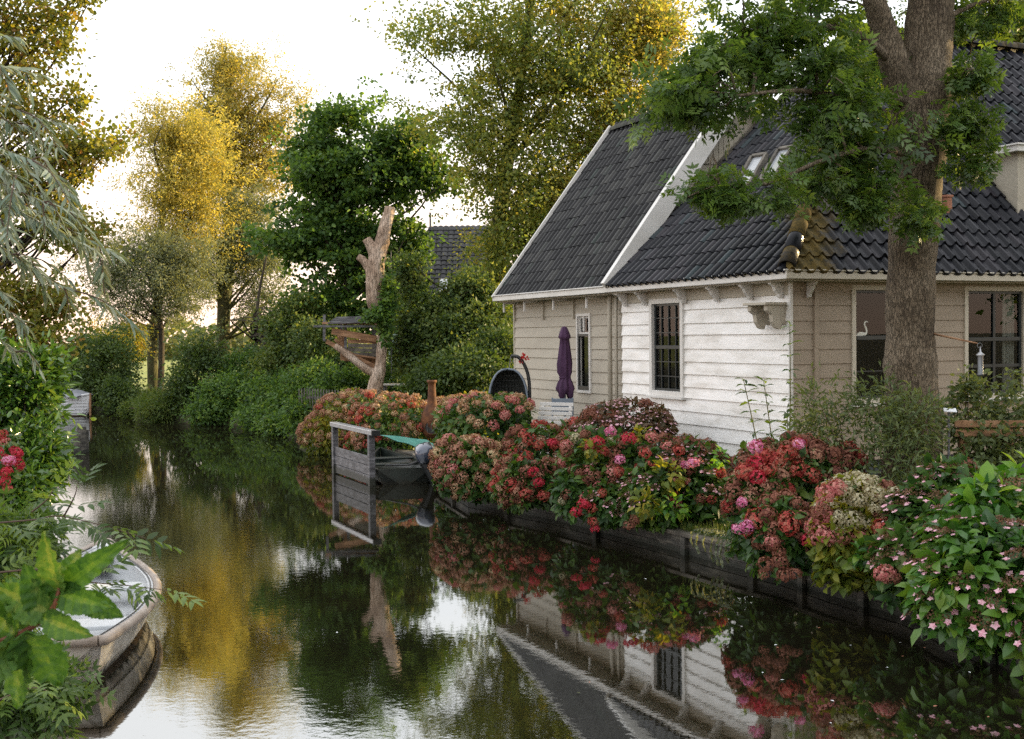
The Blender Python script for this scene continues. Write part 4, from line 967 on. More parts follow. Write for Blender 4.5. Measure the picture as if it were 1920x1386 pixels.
hydrangea('large leaved lacecap hydrangea with pink and white flowers, nearest on the right', [E(1850, 1090, 10.2, 105, 110), E(1780, 1115, 10.2, 60, 62), E(1890, 985, 10.8, 90, 85), E(1960, 1130, 9.9, 100, 110), E(1800, 1010, 10.9, 60, 60)],
          {'lace': 7}, 44, 13, hs=.125, nl=3600, L=.15, hz=-.5, leafm='broad', extra=[(E(1845, 935, 10.6, 40, 34), 'fresh', 40, .20), (E(1915, 900, 11.2, 34, 34), 'fresh', 34, .20)])

# ------------------------------------------------------------------ garden shrubs
def shrub(name, label, cat, ells, n, per, cr, L, tmpl, lm, seed, bark='twig', nst=16, group=None, sr=.012, **kw):
    c = np.mean([e[0] for e in ells], 0); t = thing(name, label, cat, (c[0], c[1], GZ), group)
    o, cc = crown('foliage', ells, n, per, cr, L, tmpl, LM[lm], t, seed, **kw)
    g = np.random.default_rng(seed); mb = MB(); sel = cc[g.choice(len(cc), min(nst, len(cc)), replace=False)]
    for q in sel:
        b0 = np.array([c[0] + g.uniform(-.15, .15), c[1] + g.uniform(-.15, .15), GZ - .02]); m_ = (b0 + q) / 2 + np.array([0, 0, .15]) + g.normal(size=3) * .06
        mb.tube(spline([b0, m_, q], 4), list(np.linspace(sr, sr * .3, 9)), 5, cap=False)
    mb.build('stem', M[bark], t); return t
shrub('buddleia_shrub', 'arching narrow leaved shrub in front of the big trunk and its window', 'shrub',
      [E(1600, 830, 14.0, 100, 85), E(1690, 860, 13.6, 70, 90), E(1545, 810, 14.4, 55, 65), E(1650, 760, 14.0, 60, 45), E(1700, 950, 13.2, 50, 70), E(1530, 760, 14.4, 45, 55, .6), E(1720, 800, 13.6, 45, 60)], 220, 20, .17, .105, T_fold(.28), 'shrub', 31, nst=34, flat=1.1, out=.8, vspread=.6)
shrub('rose_shrub', 'loose leafy shrub below the right edge window beside the wooden rail', 'shrub', [E(1825, 770, 14.6, 45, 75), E(1900, 800, 14.4, 45, 90), E(1850, 840, 14.2, 50, 55)], 150, 22, .14, .08, T_leaf(.6), 'shrub', 32, nst=22)
def spire(label, x, y0, y1, D, seed, lean=0):
    """slim upright shoot with paired narrow leaves"""
    t = thing('garden_shoot', label, 'plant', tuple(Vector((at(x, y1, D).x, D, GZ))), 'slim shoots before the white wall')
    g = np.random.default_rng(seed); a = np.array(at(x - lean * .4, y1, D)); a[2] = GZ; b = np.array(at(x + lean, y0, D))
    pts = spline([a, (a + b) / 2 + np.array([.03, 0, 0]), b], 8); mb = MB(); mb.tube(pts, list(np.linspace(.013, .005, len(pts))), 6); mb.build('stem', M['stem'], t)
    P = []; A = []; n = 40
    for i in range(n):
        u = .25 + .75 * i / n; q = np.array(pts[min(len(pts) - 1, int(u * len(pts)))]); an = i * 1.9 + g.normal() * .4
        P.append(q); A.append((math.cos(an), math.sin(an), .35 + g.normal() * .25))
    P = np.array(P); A = np.array(A); link('leaf_spray', leaves('leaf_spray', P, A, np.tile([0, 0, 1.], (n, 1)) + g.normal(size=(n, 3)) * .3, (.13 + .06 * g.random(n)), T_leaf(.34, .05, .3), g.random(n)), LM['ash'], t)
spire('tallest slim green shoot standing against the white wall corner', 1475, 612, 860, 15.9, 1, 6)
spire('middle slim green shoot between two others before the white wall', 1452, 715, 860, 15.8, 2, -20)
spire('leftmost slim green shoot before the white wall', 1430, 712, 860, 15.8, 3, -36)
spire('short leafy shoot low at the white wall corner beside the red hydrangea', 1472, 775, 865, 15.6, 4, 4)

# ------------------------------------------------------------------ the big ash in the garden
def bigash():
    D = 14.5
    tr = [tuple(at(1712, 985, D)), tuple(at(1712, 850, D)), tuple(at(1708, 700, D)), tuple(at(1706, 600, D)), tuple(at(1713, 440, D)), tuple(at(1723, 300, D)), tuple(at(1735, 180, D)), tuple(at(1741, 60, D)), tuple(at(1750, -80, D)), tuple(at(1740, -400, 14.8)), tuple(at(1700, -800, 15))]
    tr[0] = (tr[0][0], tr[0][1], GZ - .1)
    k = D / F
    ells = [E(1500, 95, 13.9, 105, 95, 0.56), E(1310, 165, 13.4, 50, 30, 0.25), E(1385, 110, 13.8, 45, 40, 0.19), E(1555, 215, 13.7, 66, 80, 0.53), E(1600, 110, 15.5, 60, 90, 0.37), E(1440, 30, 14, 60, 50, 0.25), E(1590, 285, 13.7, 36, 40, 0.17),
            E(1700, 60, 15.8, 50, 90, .5), E(1560, -120, 14.6, 170, 90, 1.2), E(1750, -300, 14.9, 330, 170, 2.4), E(1500, -330, 13.9, 200, 160, 1.4), E(1950, -150, 15, 190, 110, .9), E(1750, -560, 15, 260, 160, 1.4)]
    tufts = [E(1352, 362, 12.8, 46, 26, .7), E(1305, 352, 12.8, 14, 8, .1), E(1455, 355, 12.8, 36, 20, .4), E(1620, 382, 13.4, 34, 18, .4), E(1715, 402, 13.6, 30, 18, .45), E(1620, 340, 13.6, 30, 24, .4), E(1540, 330, 13.2, 30, 20, .3),
             E(1825, 140, 13.9, 26, 14, .25), E(1812, 228, 13.9, 34, 18, .4), E(1820, 300, 13.9, 22, 24, .35), E(1860, 20, 15.0, 56, 26, .5), E(1800, 40, 14.6, 20, 30, .3), E(1330, 120, 13.6, 40, 16, .3), E(1260, 165, 13.4, 24, 12, .12), E(1270, 195, 13.4, 22, 10, .12), E(1400, 60, 13.8, 40, 20, .25)]
    t = thing('ash_tree', 'large ash tree with thick grey forked trunk standing in front of the tan wall', 'tree', (tr[0][0], tr[0][1], GZ))
    o, cc = crown('crown', ells, 800, 11, .17, .235, T_ash(3, .42, .42), LM['ash'], t, 77, droop=.35, upb=.8, shell=.1, vspread=.5, flat=.75, out=.5, bough=9, rb=.26)
    o2, cc2 = crown('crown', tufts, 290, 9, .13, .20, T_ash(3, .42, .42), LM['ash'], t, 78, droop=.35, upb=.8, shell=.1, vspread=.5, flat=.75, out=.5); cc = np.concatenate([cc, cc2])
    mb = MB(); tp = spline(tr, 8); n = len(tp)
    rs = np.interp(np.arange(n) / 8, range(len(tr)), [.44, .345, .32, .285, .295, .315, .32, .285, .265, .21, .08])
    rs = [r * (1 + .03 * math.sin(i * .8) + .02 * math.sin(i * 1.9)) for i, r in enumerate(rs)]
    mb.tube(tp, rs, 40, wob=.012)
    # left limb of the fork
    lp = spline([at(1728, 300, D), at(1706, 220, 14.45), at(1680, 130, 14.3), at(1655, 50, 14.2), at(1628, -30, 14.0), at(1560, -200, 13.7), at(1480, -420, 13.4)], 5)
    mb.tube(lp, list(np.linspace(.24, .06, len(lp))), 22, wob=.03)
    for a, b, r in (((1690, 190, 14.2), (1655, 178, 13.9), .07), ((1700, 330, 14.2), (1705, 318, 14.1), .05)):
        mb.tube([at(*a), at(*b)], [r, r * .8], 10)
    # knots
    main = [p for p in tp]
    lim2 = [([at(1660, 215, 14.2), at(1600, 190, 13.8), at(1500, 170, 13.4), at(1380, 180, 13.2)], .055), ([at(1700, 290, 14.2), at(1620, 280, 13.4), at(1520, 310, 13.0), at(1440, 345, 12.8), at(1350, 345, 12.7)], .04),
            ([at(1665, 110, 14.2), at(1600, 60, 13.9), at(1480, 50, 13.8), at(1360, 90, 13.7)], .06), ([at(1740, 60, 14.4), at(1800, 20, 14.4), at(1880, -10, 14.6)], .05), ([at(1760, 160, 14.3), at(1800, 150, 14.0)], .02),
            ([at(1740, 250, 14.3), at(1790, 240, 14.0), at(1820, 240, 13.9)], .02), ([at(1700, 400, 14.1), at(1660, 390, 13.7), at(1620, 385, 13.5)], .015), ([at(1720, 430, 14.2), at(1735, 405, 13.9), at(1715, 385, 13.8)], .015)]
    for p, r in lim2:
        q = spline(p, 4); mb.tube(q, list(np.linspace(r, r * .3, len(q))), 8, cap=False)
    g = np.random.default_rng(3); allp = np.array([np.array(x) for x in tp] + [np.array(x) for x in lp] + [np.array(x) for p, r in lim2 for x in spline(p, 3)])
    for q in cc[g.choice(len(cc), 230, replace=False)]:
        dd = ((allp - q) ** 2).sum(1); j = int(dd.argmin());
        if dd[j] > 4: continue
        a = allp[j]; m_ = (a + q) / 2 + g.normal(size=3) * .12 + np.array([0, 0, .1]); sp = spline([a, m_, q], 3); mb.tube(sp, list(np.linspace(.016, .004, len(sp))), 5, cap=False)
    mb.build('trunk', M['bark'], t, smooth=True)
bigash()

# ------------------------------------------------------------------ trees beyond
def tw(x, y, D): return tuple(at(x, y, D))
def gp(x, D, z=GZ): p = at(x, 700, D); return (p.x, p.y, z)
GRP = 'trees standing beyond the canal'
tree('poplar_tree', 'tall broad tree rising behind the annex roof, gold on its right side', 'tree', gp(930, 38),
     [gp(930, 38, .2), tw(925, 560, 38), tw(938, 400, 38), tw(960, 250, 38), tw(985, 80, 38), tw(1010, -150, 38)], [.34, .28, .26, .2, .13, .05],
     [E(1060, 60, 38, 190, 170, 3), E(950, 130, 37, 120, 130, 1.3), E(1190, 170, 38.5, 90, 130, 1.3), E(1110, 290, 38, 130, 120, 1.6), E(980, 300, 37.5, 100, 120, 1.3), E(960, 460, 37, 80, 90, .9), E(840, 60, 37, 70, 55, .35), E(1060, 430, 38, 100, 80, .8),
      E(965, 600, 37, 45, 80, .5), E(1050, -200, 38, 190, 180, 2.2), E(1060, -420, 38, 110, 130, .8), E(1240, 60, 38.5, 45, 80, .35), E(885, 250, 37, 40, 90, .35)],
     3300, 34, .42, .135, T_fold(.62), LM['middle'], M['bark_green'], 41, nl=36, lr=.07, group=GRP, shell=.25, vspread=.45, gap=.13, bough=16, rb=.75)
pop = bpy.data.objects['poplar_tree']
crown('golden_foliage', [E(1190, 150, 38.2, 95, 140, 1.4), E(1140, 290, 38, 70, 80, .5), E(1245, 60, 38.5, 40, 70, .3), E(1060, 370, 37.4, 50, 60, .25), E(1080, 40, 37.5, 60, 60, .25), E(1225, -150, 38.5, 80, 130, .6), E(1200, 30, 37.6, 70, 60, .5)], 900, 30, .40, .135, T_fold(.62), LM['gold'], pop, 141, shell=.2, gap=.2)  # gold leaf colour stands in for low sun on the crown's right side
tree('poplar_tree', 'golden green tree showing just above the main roof ridge', 'tree', gp(1850, 34), [gp(1850, 34, .2), tw(1850, 400, 34), tw(1855, 200, 34), tw(1850, 60, 34)], [.3, .26, .2, .08],
     [E(1850, 90, 34, 90, 70, 1.0), E(1960, 70, 34, 110, 110, 1.4), E(1880, 220, 34, 140, 110, 1.2)], 1300, 30, .5, .16, T_fold(.6), LM['middle'], M['bark_green'], 142, nl=40, lr=.06, group=GRP, shell=.25, gap=.1)
for i_, (X_, Y_, h_) in enumerate(((24, 34, 13), (31, 25, 14), (17, 6, 12), (26, 14, 14), (10.5, 1.5, 11))):  # unseen trees, added to keep the low sun off hip tiles and quay
    tree('garden_tree', ['tall garden tree behind the house, beyond the right edge', 'tallest garden tree far out beyond the right edge', 'garden tree on the near bank beyond the right edge', 'broad garden tree beside the house front beyond the right edge', 'smallest garden tree close to the quay beyond the right edge'][i_], 'tree', (X_, Y_, GZ), [(X_, Y_, .2), (X_, Y_ + .2, h_ * .45), (X_ + .2, Y_, h_ * .9)], [.3, .22, .06],
         [(np.array([X_, Y_, h_ * .62]), np.array([3.6, 3.6, h_ * .36]), 1.0)], 420, 24, .55, .26, T_fold(.7), LM['deep'], M['bark_dark'], 150 + i_, nl=30, lr=.06, group='garden trees right of the view', shell=.3)
tree('willow_tree', 'golden topped willow on the far bank with a single slim bare stem', 'tree', gp(287, 57),
     [gp(287, 57, .2), tw(286, 640, 57), tw(296, 560, 57), tw(300, 450, 57), tw(315, 330, 57), tw(322, 230, 57)], [.28, .24, .22, .17, .1, .04],
     [E(340, 310, 57, 68, 115, 1.5), E(318, 240, 57, 48, 55, .5), E(345, 415, 57, 62, 70, 1.0)], 1700, 34, .5, .17, T_fold(.34), LM['gold'], M['bark_green'], 42, nl=36, lr=.08, group=GRP, shell=.2, vspread=.5, gap=.18, out=.6, bough=14, rb=.9)
shrubw = tree('willow_tree', 'grey green willow crown low over the bare stem, left of the golden trees', 'tree', gp(300, 54),
     [gp(300, 54, .2), tw(302, 620, 54), tw(285, 540, 54), tw(270, 480, 54)], [.16, .13, .10, .05],
     [E(265, 500, 54, 85, 66, 1.6), E(330, 500, 54, 60, 70, .9), E(240, 560, 54, 55, 50, .5), E(330, 570, 54, 55, 44, .4)], 1400, 34, .45, .15, T_fold(.34), LM['greywillow'], M['bark_dark'], 43, nl=22, lr=.05, group=GRP, shell=.1, gap=.1, out=.6, bough=14, rb=.7)
tree('willow_tree', 'tallest golden willow of the far bank, reaching highest between the trunks', 'tree', gp(418, 64),
     [gp(418, 64, .2), tw(418, 640, 64), tw(424, 520, 64), tw(432, 380, 64), tw(430, 250, 64), tw(425, 130, 64)], [.42, .36, .33, .26, .16, .05],
     [E(440, 330, 64, 92, 110, 1.8), E(432, 200, 64, 70, 90, 1.0), E(425, 130, 64, 40, 50, .35), E(500, 270, 64, 55, 80, .5), E(400, 260, 64, 50, 70, .5), E(540, 190, 64, 28, 30, .1)], 2100, 34, .5, .18, T_fold(.36), LM['gold2'], M['bark_green'], 44, nl=50, lr=.10, group=GRP, shell=.2, vspread=.5, gap=.18, out=.6, bough=14, rb=.9)
tree('willow_tree', 'grey green willow with thick pale trunk under the tallest golden crown', 'tree', gp(440, 60),
     [gp(432, 60, .2), tw(420, 640, 60), tw(418, 560, 60), tw(412, 480, 60)], [.42, .36, .30, .2],
     [E(430, 470, 60, 70, 60, 1.1), E(480, 480, 60, 70, 62, 1.2), E(500, 560, 60, 55, 60, .7), E(385, 540, 60, 45, 60, .4), E(450, 400, 60, 70, 40, .6)], 1150, 34, .45, .16, T_fold(.36), LM['greywillow'], M['bark_green'], 45, nl=24, lr=.07, group=GRP, shell=.1, gap=.1, out=.6, bough=14, rb=.7)
tree('maple_tree', 'dense dark green tree behind the treehouse and its pruned stump', 'tree', gp(655, 42),
     [gp(650, 42, .2), tw(650, 640, 42), tw(655, 520, 42), tw(660, 380, 42), tw(655, 260, 42)], [.26, .24, .2, .14, .05],
     [E(650, 330, 42, 105, 100, 2.2), E(640, 240, 42, 62, 45, .7), E(740, 290, 42, 50, 60, .5), E(790, 340, 42, 55, 40, .4), E(750, 260, 42, 65, 24, .25), E(620, 450, 42, 85, 80, 1.3), E(720, 450, 42, 80, 70, .8), E(560, 430, 42, 60, 50, .45), E(640, 560, 42, 90, 60, .9), E(750, 560, 42, 50, 60, .5), E(510, 440, 41, 70, 34, .25), E(600, 220, 42, 30, 22, .1)],
     1900, 30, .36, .15, T_round(.8), LM['deep'], M['bark_dark'], 46, nl=90, lr=.06, group=GRP, shell=.3, vspread=.4, gap=.14, flat=.55, bough=13, rb=.5)
tree('elder_tree', 'light green bushy tree hiding the far house behind the chiminea', 'tree', gp(840, 34),
     [gp(835, 34, .2), tw(838, 620, 34), tw(845, 520, 34)], [.12, .1, .05],
     [E(825, 610, 34, 78, 68, 1.5), E(768, 520, 34, 26, 50, .4), E(865, 640, 33.5, 80, 70, 1.1), E(910, 600, 34, 50, 60, .6), E(780, 640, 34, 50, 80, .8), E(880, 545, 34, 40, 34, .4)],
     1050, 28, .30, .12, T_leaf(.55), LM['elder'], M['bark_dark'], 47, nl=70, lr=.03, group=GRP, shell=.25, gap=.18)
tree('birch_tree', 'green and yellow leafed tree between the far bank trees and treehouse', 'tree', gp(480, 48),
     [gp(480, 48, .2), tw(480, 640, 48), tw(484, 560, 48), tw(500, 480, 48)], [.09, .08, .06, .03],
     [E(560, 610, 40, 60, 60, 1.0), E(610, 640, 38.5, 55, 50, .8), E(540, 680, 39.8, 60, 50, .8), E(640, 690, 37.8, 50, 36, .5)], 1050, 28, .32, .13, T_fold(.6), LM['elder'], M['bark_dark'], 48, nl=70, lr=.03, group=GRP, shell=.2, gap=.1)

# undergrowth on the far bank
BG = 'bushes along the far bank'
def bush(label, ells, n, lm, seed, L=.13, per=30, cr=.32, name='bank_bush', tm=None, **kw): return shrub(name, label, 'bush', ells, n, per, cr, L, tm or T_fold(.55), lm, seed, bark='bark_dark', nst=14, group=BG, sr=.03, **kw)
bush('upright dark bush right of the slim bare willow stem', [E(372, 700, 41.5, 44, 75), E(385, 645, 42, 34, 45, .5), E(345, 740, 41, 34, 44)], 420, 'hedge', 51, gap=.1)
bush('wide dark bush overhanging the water at the centre of the far bank', [E(430, 745, 39.8, 56, 48), E(470, 700, 41.5, 55, 45), E(400, 770, 39.2, 40, 24, .5)], 520, 'deep', 52)
bush('dark bush overhanging the water left of the pink flower bank', [E(520, 745, 38.6, 62, 48), E(560, 760, 37.3, 50, 38), E(600, 720, 37, 60, 44, .8)], 560, 'deep', 53)
bush('low dark bush trailing in the water beside the first dusty hydrangea', [E(545, 800, 35.0, 44, 26), E(500, 790, 37.2, 50, 26), E(575, 780, 33.5, 30, 34)], 420, 'deep', 59)
bush('low green bush at the waterline left of the far bank willows', [E(300, 768, 40.8, 44, 24), E(255, 772, 43, 24, 16, .4)], 220, 'grass', 54, L=.16, tm=T_fold(.2))
bush('dark hedge behind the small white boat', [E(205, 690, 46, 52, 70), E(150, 690, 47, 50, 64), E(225, 745, 44.5, 30, 34, .4), E(120, 740, 49, 40, 60, .6)], 900, 'hedge', 55)
bush('round dark bush behind the grey willow, left of its stem', [E(235, 640, 52, 36, 36), E(195, 640, 50, 40, 40, .8)], 260, 'linden', 56, gap=.1)
bush('dark bush in the shade below the treehouse', [E(640, 740, 35.5, 46, 44), E(690, 760, 36, 60, 44), E(760, 720, 36, 60, 54)], 520, 'deep', 57)
bush('olive green bush behind the egg shaped chair', [E(880, 700, 31, 70, 44), E(820, 720, 31.5, 50, 36), E(930, 660, 32, 40, 44, .6)], 420, 'hedge', 58)

# left bank
tree('linden_tree', 'linden on the left bank with small heart shaped yellowing leaves', 'tree', (-10.8, 20.5, GZ),
     [(-10.8, 20.5, .2), (-10.9, 20.6, 2.2), (-10.5, 20.7, 4.5), (-10.0, 20.6, 7), (-10.2, 20.4, 10.5)], [.24, .2, .16, .11, .04],
     [E(30, 60, 20, 90, 120, 1.0), E(130, 60, 20, 62, 60, .45), E(40, 210, 20, 90, 60, .6), E(160, 290, 20, 85, 60, .8), E(225, 320, 20.2, 44, 70, .5), E(215, 400, 20.3, 55, 60, .7), E(60, 330, 20, 90, 60, .7), E(120, 420, 20, 100, 50, .8), E(40, 560, 20, 80, 60, .6), E(110, 570, 20.3, 70, 40, .35), E(160, 0, 20, 30, 40, .15), E(60, 640, 20, 90, 40, .5), E(140, 190, 20, 22, 40, .12),
      E(-60, -150, 20, 190, 160, 1.5), E(-150, 250, 20, 120, 260, 1.6), E(-120, 560, 20, 120, 150, .8)],
     1700, 20, .24, .072, T_round(.9), LM['linden'], M['bark_dark'], 61, nl=150, lr=.03, group='trees on the left bank', shell=.1, vspread=.5, gap=.16, flat=.7, lo=.15)
def laurel():
    shrub('laurel_bush', 'glossy laurel bush overhanging the water on the left bank', 'bush', [E(42, 740, 12, 60, 80, 1.2), E(60, 860, 11.6, 52, 70, 1), E(20, 920, 11.2, 60, 70, .8), E(-60, 800, 12, 90, 170, 1.6), E(80, 700, 12.2, 30, 45, .4), E(20, 1010, 10.9, 55, 60, .5)],
          1150, 16, .15, .10, T_leaf(.36, .05, .1), 'laurel', 62, nst=26, sr=.02, bark='bark_dark', shell=.3, out=.9)
laurel()
shrub('ash_bush', 'dark feathery leaved bush over the stern of the white rowing boat', 'bush', [E(20, 1020, 8.6, 66, 34), E(50, 1290, 7.6, 60, 40, .7), E(-40, 1180, 8, 80, 150, 1.2)], 120, 12, .16, .20, T_ash(3, .34, .4), 'ash', 63, nst=20, bark='bark_dark')
hydrangea('red and magenta hydrangea at the left edge among laurel leaves', [E(-10, 870, 9.6, 36, 46), E(-40, 900, 9.6, 40, 60)], {'crimson': 2, 'redh': 2}, 14, 64, hs=.05, nl=200, L=.09,
          place=[(17, 864, 9.2, 'pink', .048), (12, 885, 9.2, 'crimson', .045), (10, 902, 9.2, 'crimson', .045), (14, 918, 9.2, 'redh', .04), (4, 815, 9.3, 'redh', .045), (8, 828, 9.3, 'rose', .04)], group='hydrangeas of the left bank')

def hanging(name, label, roots, seed, L, lm, tmpl, stemr, group=None, dens=16, cat='branch', droop=.5, m='twig', spread=.9, off=0.0):
    """leafy branches: every root is a list of points; leaves go along it"""
    t = thing(name, label, cat, tuple(roots[0][0]), group); g = np.random.default_rng(seed); mb = MB(); P = []; A = []; N = []
    for pts in roots:
        sp = spline(pts, 8); n = len(sp); mb.tube(sp, list(np.linspace(stemr, stemr * .25, n)), 6, cap=False)
        ln = sum(np.linalg.norm(sp[i + 1] - sp[i]) for i in range(n - 1)); k = max(4, int(ln * dens))
        for i in range(k):
            u = (i + .5) / k; u = off + (1 - off) * u; q = u * (n - 1); j = min(n - 2, int(q)); p = sp[j] * (1 - q + j) + sp[j + 1] * (q - j); tan = sp[j + 1] - sp[j]; tan /= np.linalg.norm(tan)
            sd_ = np.cross(tan, [0, 0, 1.]); sd_ /= max(np.linalg.norm(sd_), 1e-6); sgn = 1 if i % 2 else -1
            P.append(p); A.append(tan * .75 + sd_ * sgn * spread * g.uniform(.5, 1) + g.normal(size=3) * .22 + np.array([0, 0, -droop])); N.append(np.array([0, 0, 1.]) + g.normal(size=3) * .45)
    n = len(P); link('leaf_spray', leaves('leaf_spray', np.array(P), np.array(A), np.array(N), L * (.65 + .6 * g.random(n)), tmpl, g.random(n)), LM[lm], t); mb.build('twig', M[m], t); return t
def willowroots(seed, origin, targets, D0, n_side=5):
    g = random.Random(seed); R_ = []
    for (x, y, D) in targets:
        a = Vector(origin); b = at(x, y, D); m_ = (a + b) / 2 + Vector((0, 0, .10 * (b - a).length)); main = [np.array(a), np.array(m_), np.array(b)]; R_.append(main)
        sp = spline(main, 8)
        for k in range(n_side):
            j = g.randrange(len(sp) // 3, len(sp)); p = sp[j]; L = g.uniform(.2, .5); d = np.array([g.uniform(.1, .9), g.uniform(-.6, .5), -g.uniform(.25, .9)]); R_.append([p, p + d * L * .5 + np.array([0, 0, .05]), p + d * L])
    return R_
WT = [(225, 480, 7.2), (180, 470, 7.0), (150, 400, 6.8), (110, 330, 6.9), (80, 380, 6.6), (60, 240, 7.2), (80, 140, 7.2), (40, 70, 7.2), (100, 430, 6.7), (120, 540, 7.0), (60, 500, 6.8), (50, 610, 6.9), (20, 560, 6.6), (30, 330, 6.5), (30, 660, 7.0), (10, 180, 7.0), (130, 235, 7.1), (20, 430, 6.5), (60, 300, 6.6)]
hanging('willow_tree', 'silvery narrow leaved willow boughs hanging in from the left edge', willowroots(5, (-5.9, 7.2, 4.4), WT, 7, 8) + [[np.array((-6.6, 7.2, .2)), np.array((-6.3, 7.2, 2.4)), np.array((-5.8, 7.2, 4.5))]], 71, .125, 'willow', T_leaf(.15, .02, .15), .006, dens=46, cat='tree', droop=.25, spread=.8, off=.3)
AT = [[(-60, 985, 7.2), (60, 975, 7.0), (110, 968, 6.9), (190, 985, 6.8), (275, 1010, 6.7)], [(60, 960, 7.0), (90, 935, 6.9), (100, 915, 6.9)], [(120, 968, 6.9), (140, 930, 6.8), (145, 905, 6.8)],
      [(-60, 1080, 6.6), (80, 1068, 6.5), (160, 1090, 6.4), (240, 1098, 6.3), (320, 1108, 6.3)], [(160, 1090, 6.4), (200, 1062, 6.4), (190, 1050, 6.4)], [(-40, 1330, 6.2), (60, 1290, 6.1), (110, 1310, 6.0)], [(-40, 1250, 6.2), (60, 1262, 6.1), (110, 1280, 6.0)]]
hanging('ash_branch', 'thin ash branches with feathered leaves reaching over the rowing boat', [[np.array(at(*q)) for q in r] for r in AT], 72, .20, 'ash', T_ash(3, .34, .42, base=T_leaf(.34, .03, .15)), .006, dens=13, droop=.12, spread=.9, off=.1)

# large fresh leaves close to the viewer
NEARLEAF = leafmat('near_leaf', [(.02, .07, .012), (.05, .13, .018), (.09, .19, .028), (.20, .27, .05)], .32, rough=.5, spec=.3)
_n = NEARLEAF.node_tree.nodes; _l = NEARLEAF.node_tree.links; _z = noise(_n, _l, (1, 1, 1), 60, 5, .65); _a = _n['Attribute']; _r = _n['Color Ramp']
_m = _n.new("ShaderNodeMath"); _m.operation = 'MULTIPLY_ADD'; _m.inputs[1].default_value = 1.5; _m.inputs[2].default_value = -.75; _l.new(_z.outputs[0], _m.inputs[0])
_s = _n.new("ShaderNodeMath"); _s.operation = 'ADD'; _l.new(_a.outputs['Fac'], _s.inputs[0]); _l.new(_m.outputs[0], _s.inputs[1]); _l.new(_s.outputs[0], _r.inputs[0])
def bigleaf(parent, a, b, w, nrm, seed, curl=.12):
    a, b = Vector(a), Vector(b); d = b - a; L = d.length; t = d.normalized(); nrm = Vector(nrm); side = t.cross(nrm).normalized(); n2 = side.cross(t).normalized(); g = random.Random(seed)
    nu, nv = 30, 5; vs = []; fs = []
    for i in range(nu + 1):
        u = i / nu; wid = w * math.sin(math.pi * min(1, u ** .8 * 1.0)) ** .75 * (1 - .25 * u) if 0 < u < 1 else .001
        wid *= 1 + (.04 if i % 2 else -.04)
        for j in range(-nv, nv + 1):
            v = j / nv; vein = .010 * math.sin(u * 40 - abs(v) * 6) * abs(v) ** .5
            vs.append(a + t * (L * u - abs(v) * wid * .12) + side * (v * wid / 2) + n2 * (abs(v) ** 1.3 * wid * .16 + vein * w * 6 - curl * L * u * u + math.sin(u * 7 + seed) * .02 * w))
    m_ = 2 * nv + 1
    for i in range(nu):
        for j in range(2 * nv): fs.append((i * m_ + j, i * m_ + j + 1, (i + 1) * m_ + j + 1, (i + 1) * m_ + j))
    me = bpy.data.meshes.new('leaf'); me.from_pydata([tuple(v) for v in vs], [], fs); at_ = me.attributes.new('v', 'FLOAT', 'FACE')
    base = g.uniform(.2, .8); at_.data.foreach_set('value', [min(1, max(0, base + (.25 if (k % (2 * nv)) in (nv - 1, nv) else 0) + g.uniform(-.05, .05))) for k in range(len(fs))])
    me.polygons.foreach_set('use_smooth', [True] * len(fs)); me.update(); return link('leaf', me, NEARLEAF, parent)
def nearleaves():
    D = 2.0; t = thing('hydrangea_sprig', 'bright green leafy sprig on a reddish stem close to the viewer', 'plant', tuple(at(0, 1200, D)))
    mb = MB(); mb.tube(spline([at(-160, 1260, D), at(0, 1203, D), at(50, 1182, D), at(92, 1150, D), at(108, 1118, D), at(112, 1090, D)], 5), list(np.linspace(.006, .0035, 26)), 8); mb.build('stem', M['stem_red'], t, smooth=True)
    Lf = [((112, 1105), (72, 1008), 50, -.05), ((114, 1105), (220, 1022), 42, -.05), ((110, 1100), (150, 1030), 40, .1), ((108, 1112), (196, 1140), 52, .0), ((150, 1118), (232, 1160), 44, .05), ((80, 1158), (166, 1195), 46, .0),
          ((96, 1150), (-20, 1098), 62, -.05), ((90, 1150), (44, 1060), 56, .0), ((50, 1182), (112, 1302), 88, .15), ((45, 1182), (10, 1345), 80, .15), ((30, 1190), (-60, 1120), 80, .1), ((60, 1175), (10, 1075), 60, .1), ((20, 1195), (-60, 1290), 90, .1), ((-60, 1225), (-30, 1070), 80, .0), ((100, 1135), (60, 1085), 40, .05)]
    g = random.Random(9)
    for i, (a, b, w, dz) in enumerate(Lf):
        bigleaf(t, at(a[0], a[1], D + g.uniform(-.02, .02)), at(b[0], b[1], D + dz + g.uniform(-.08, .05)), w * 1.3 * D / F, (g.uniform(-.35, .35), -1, .1), i)
nearleaves()
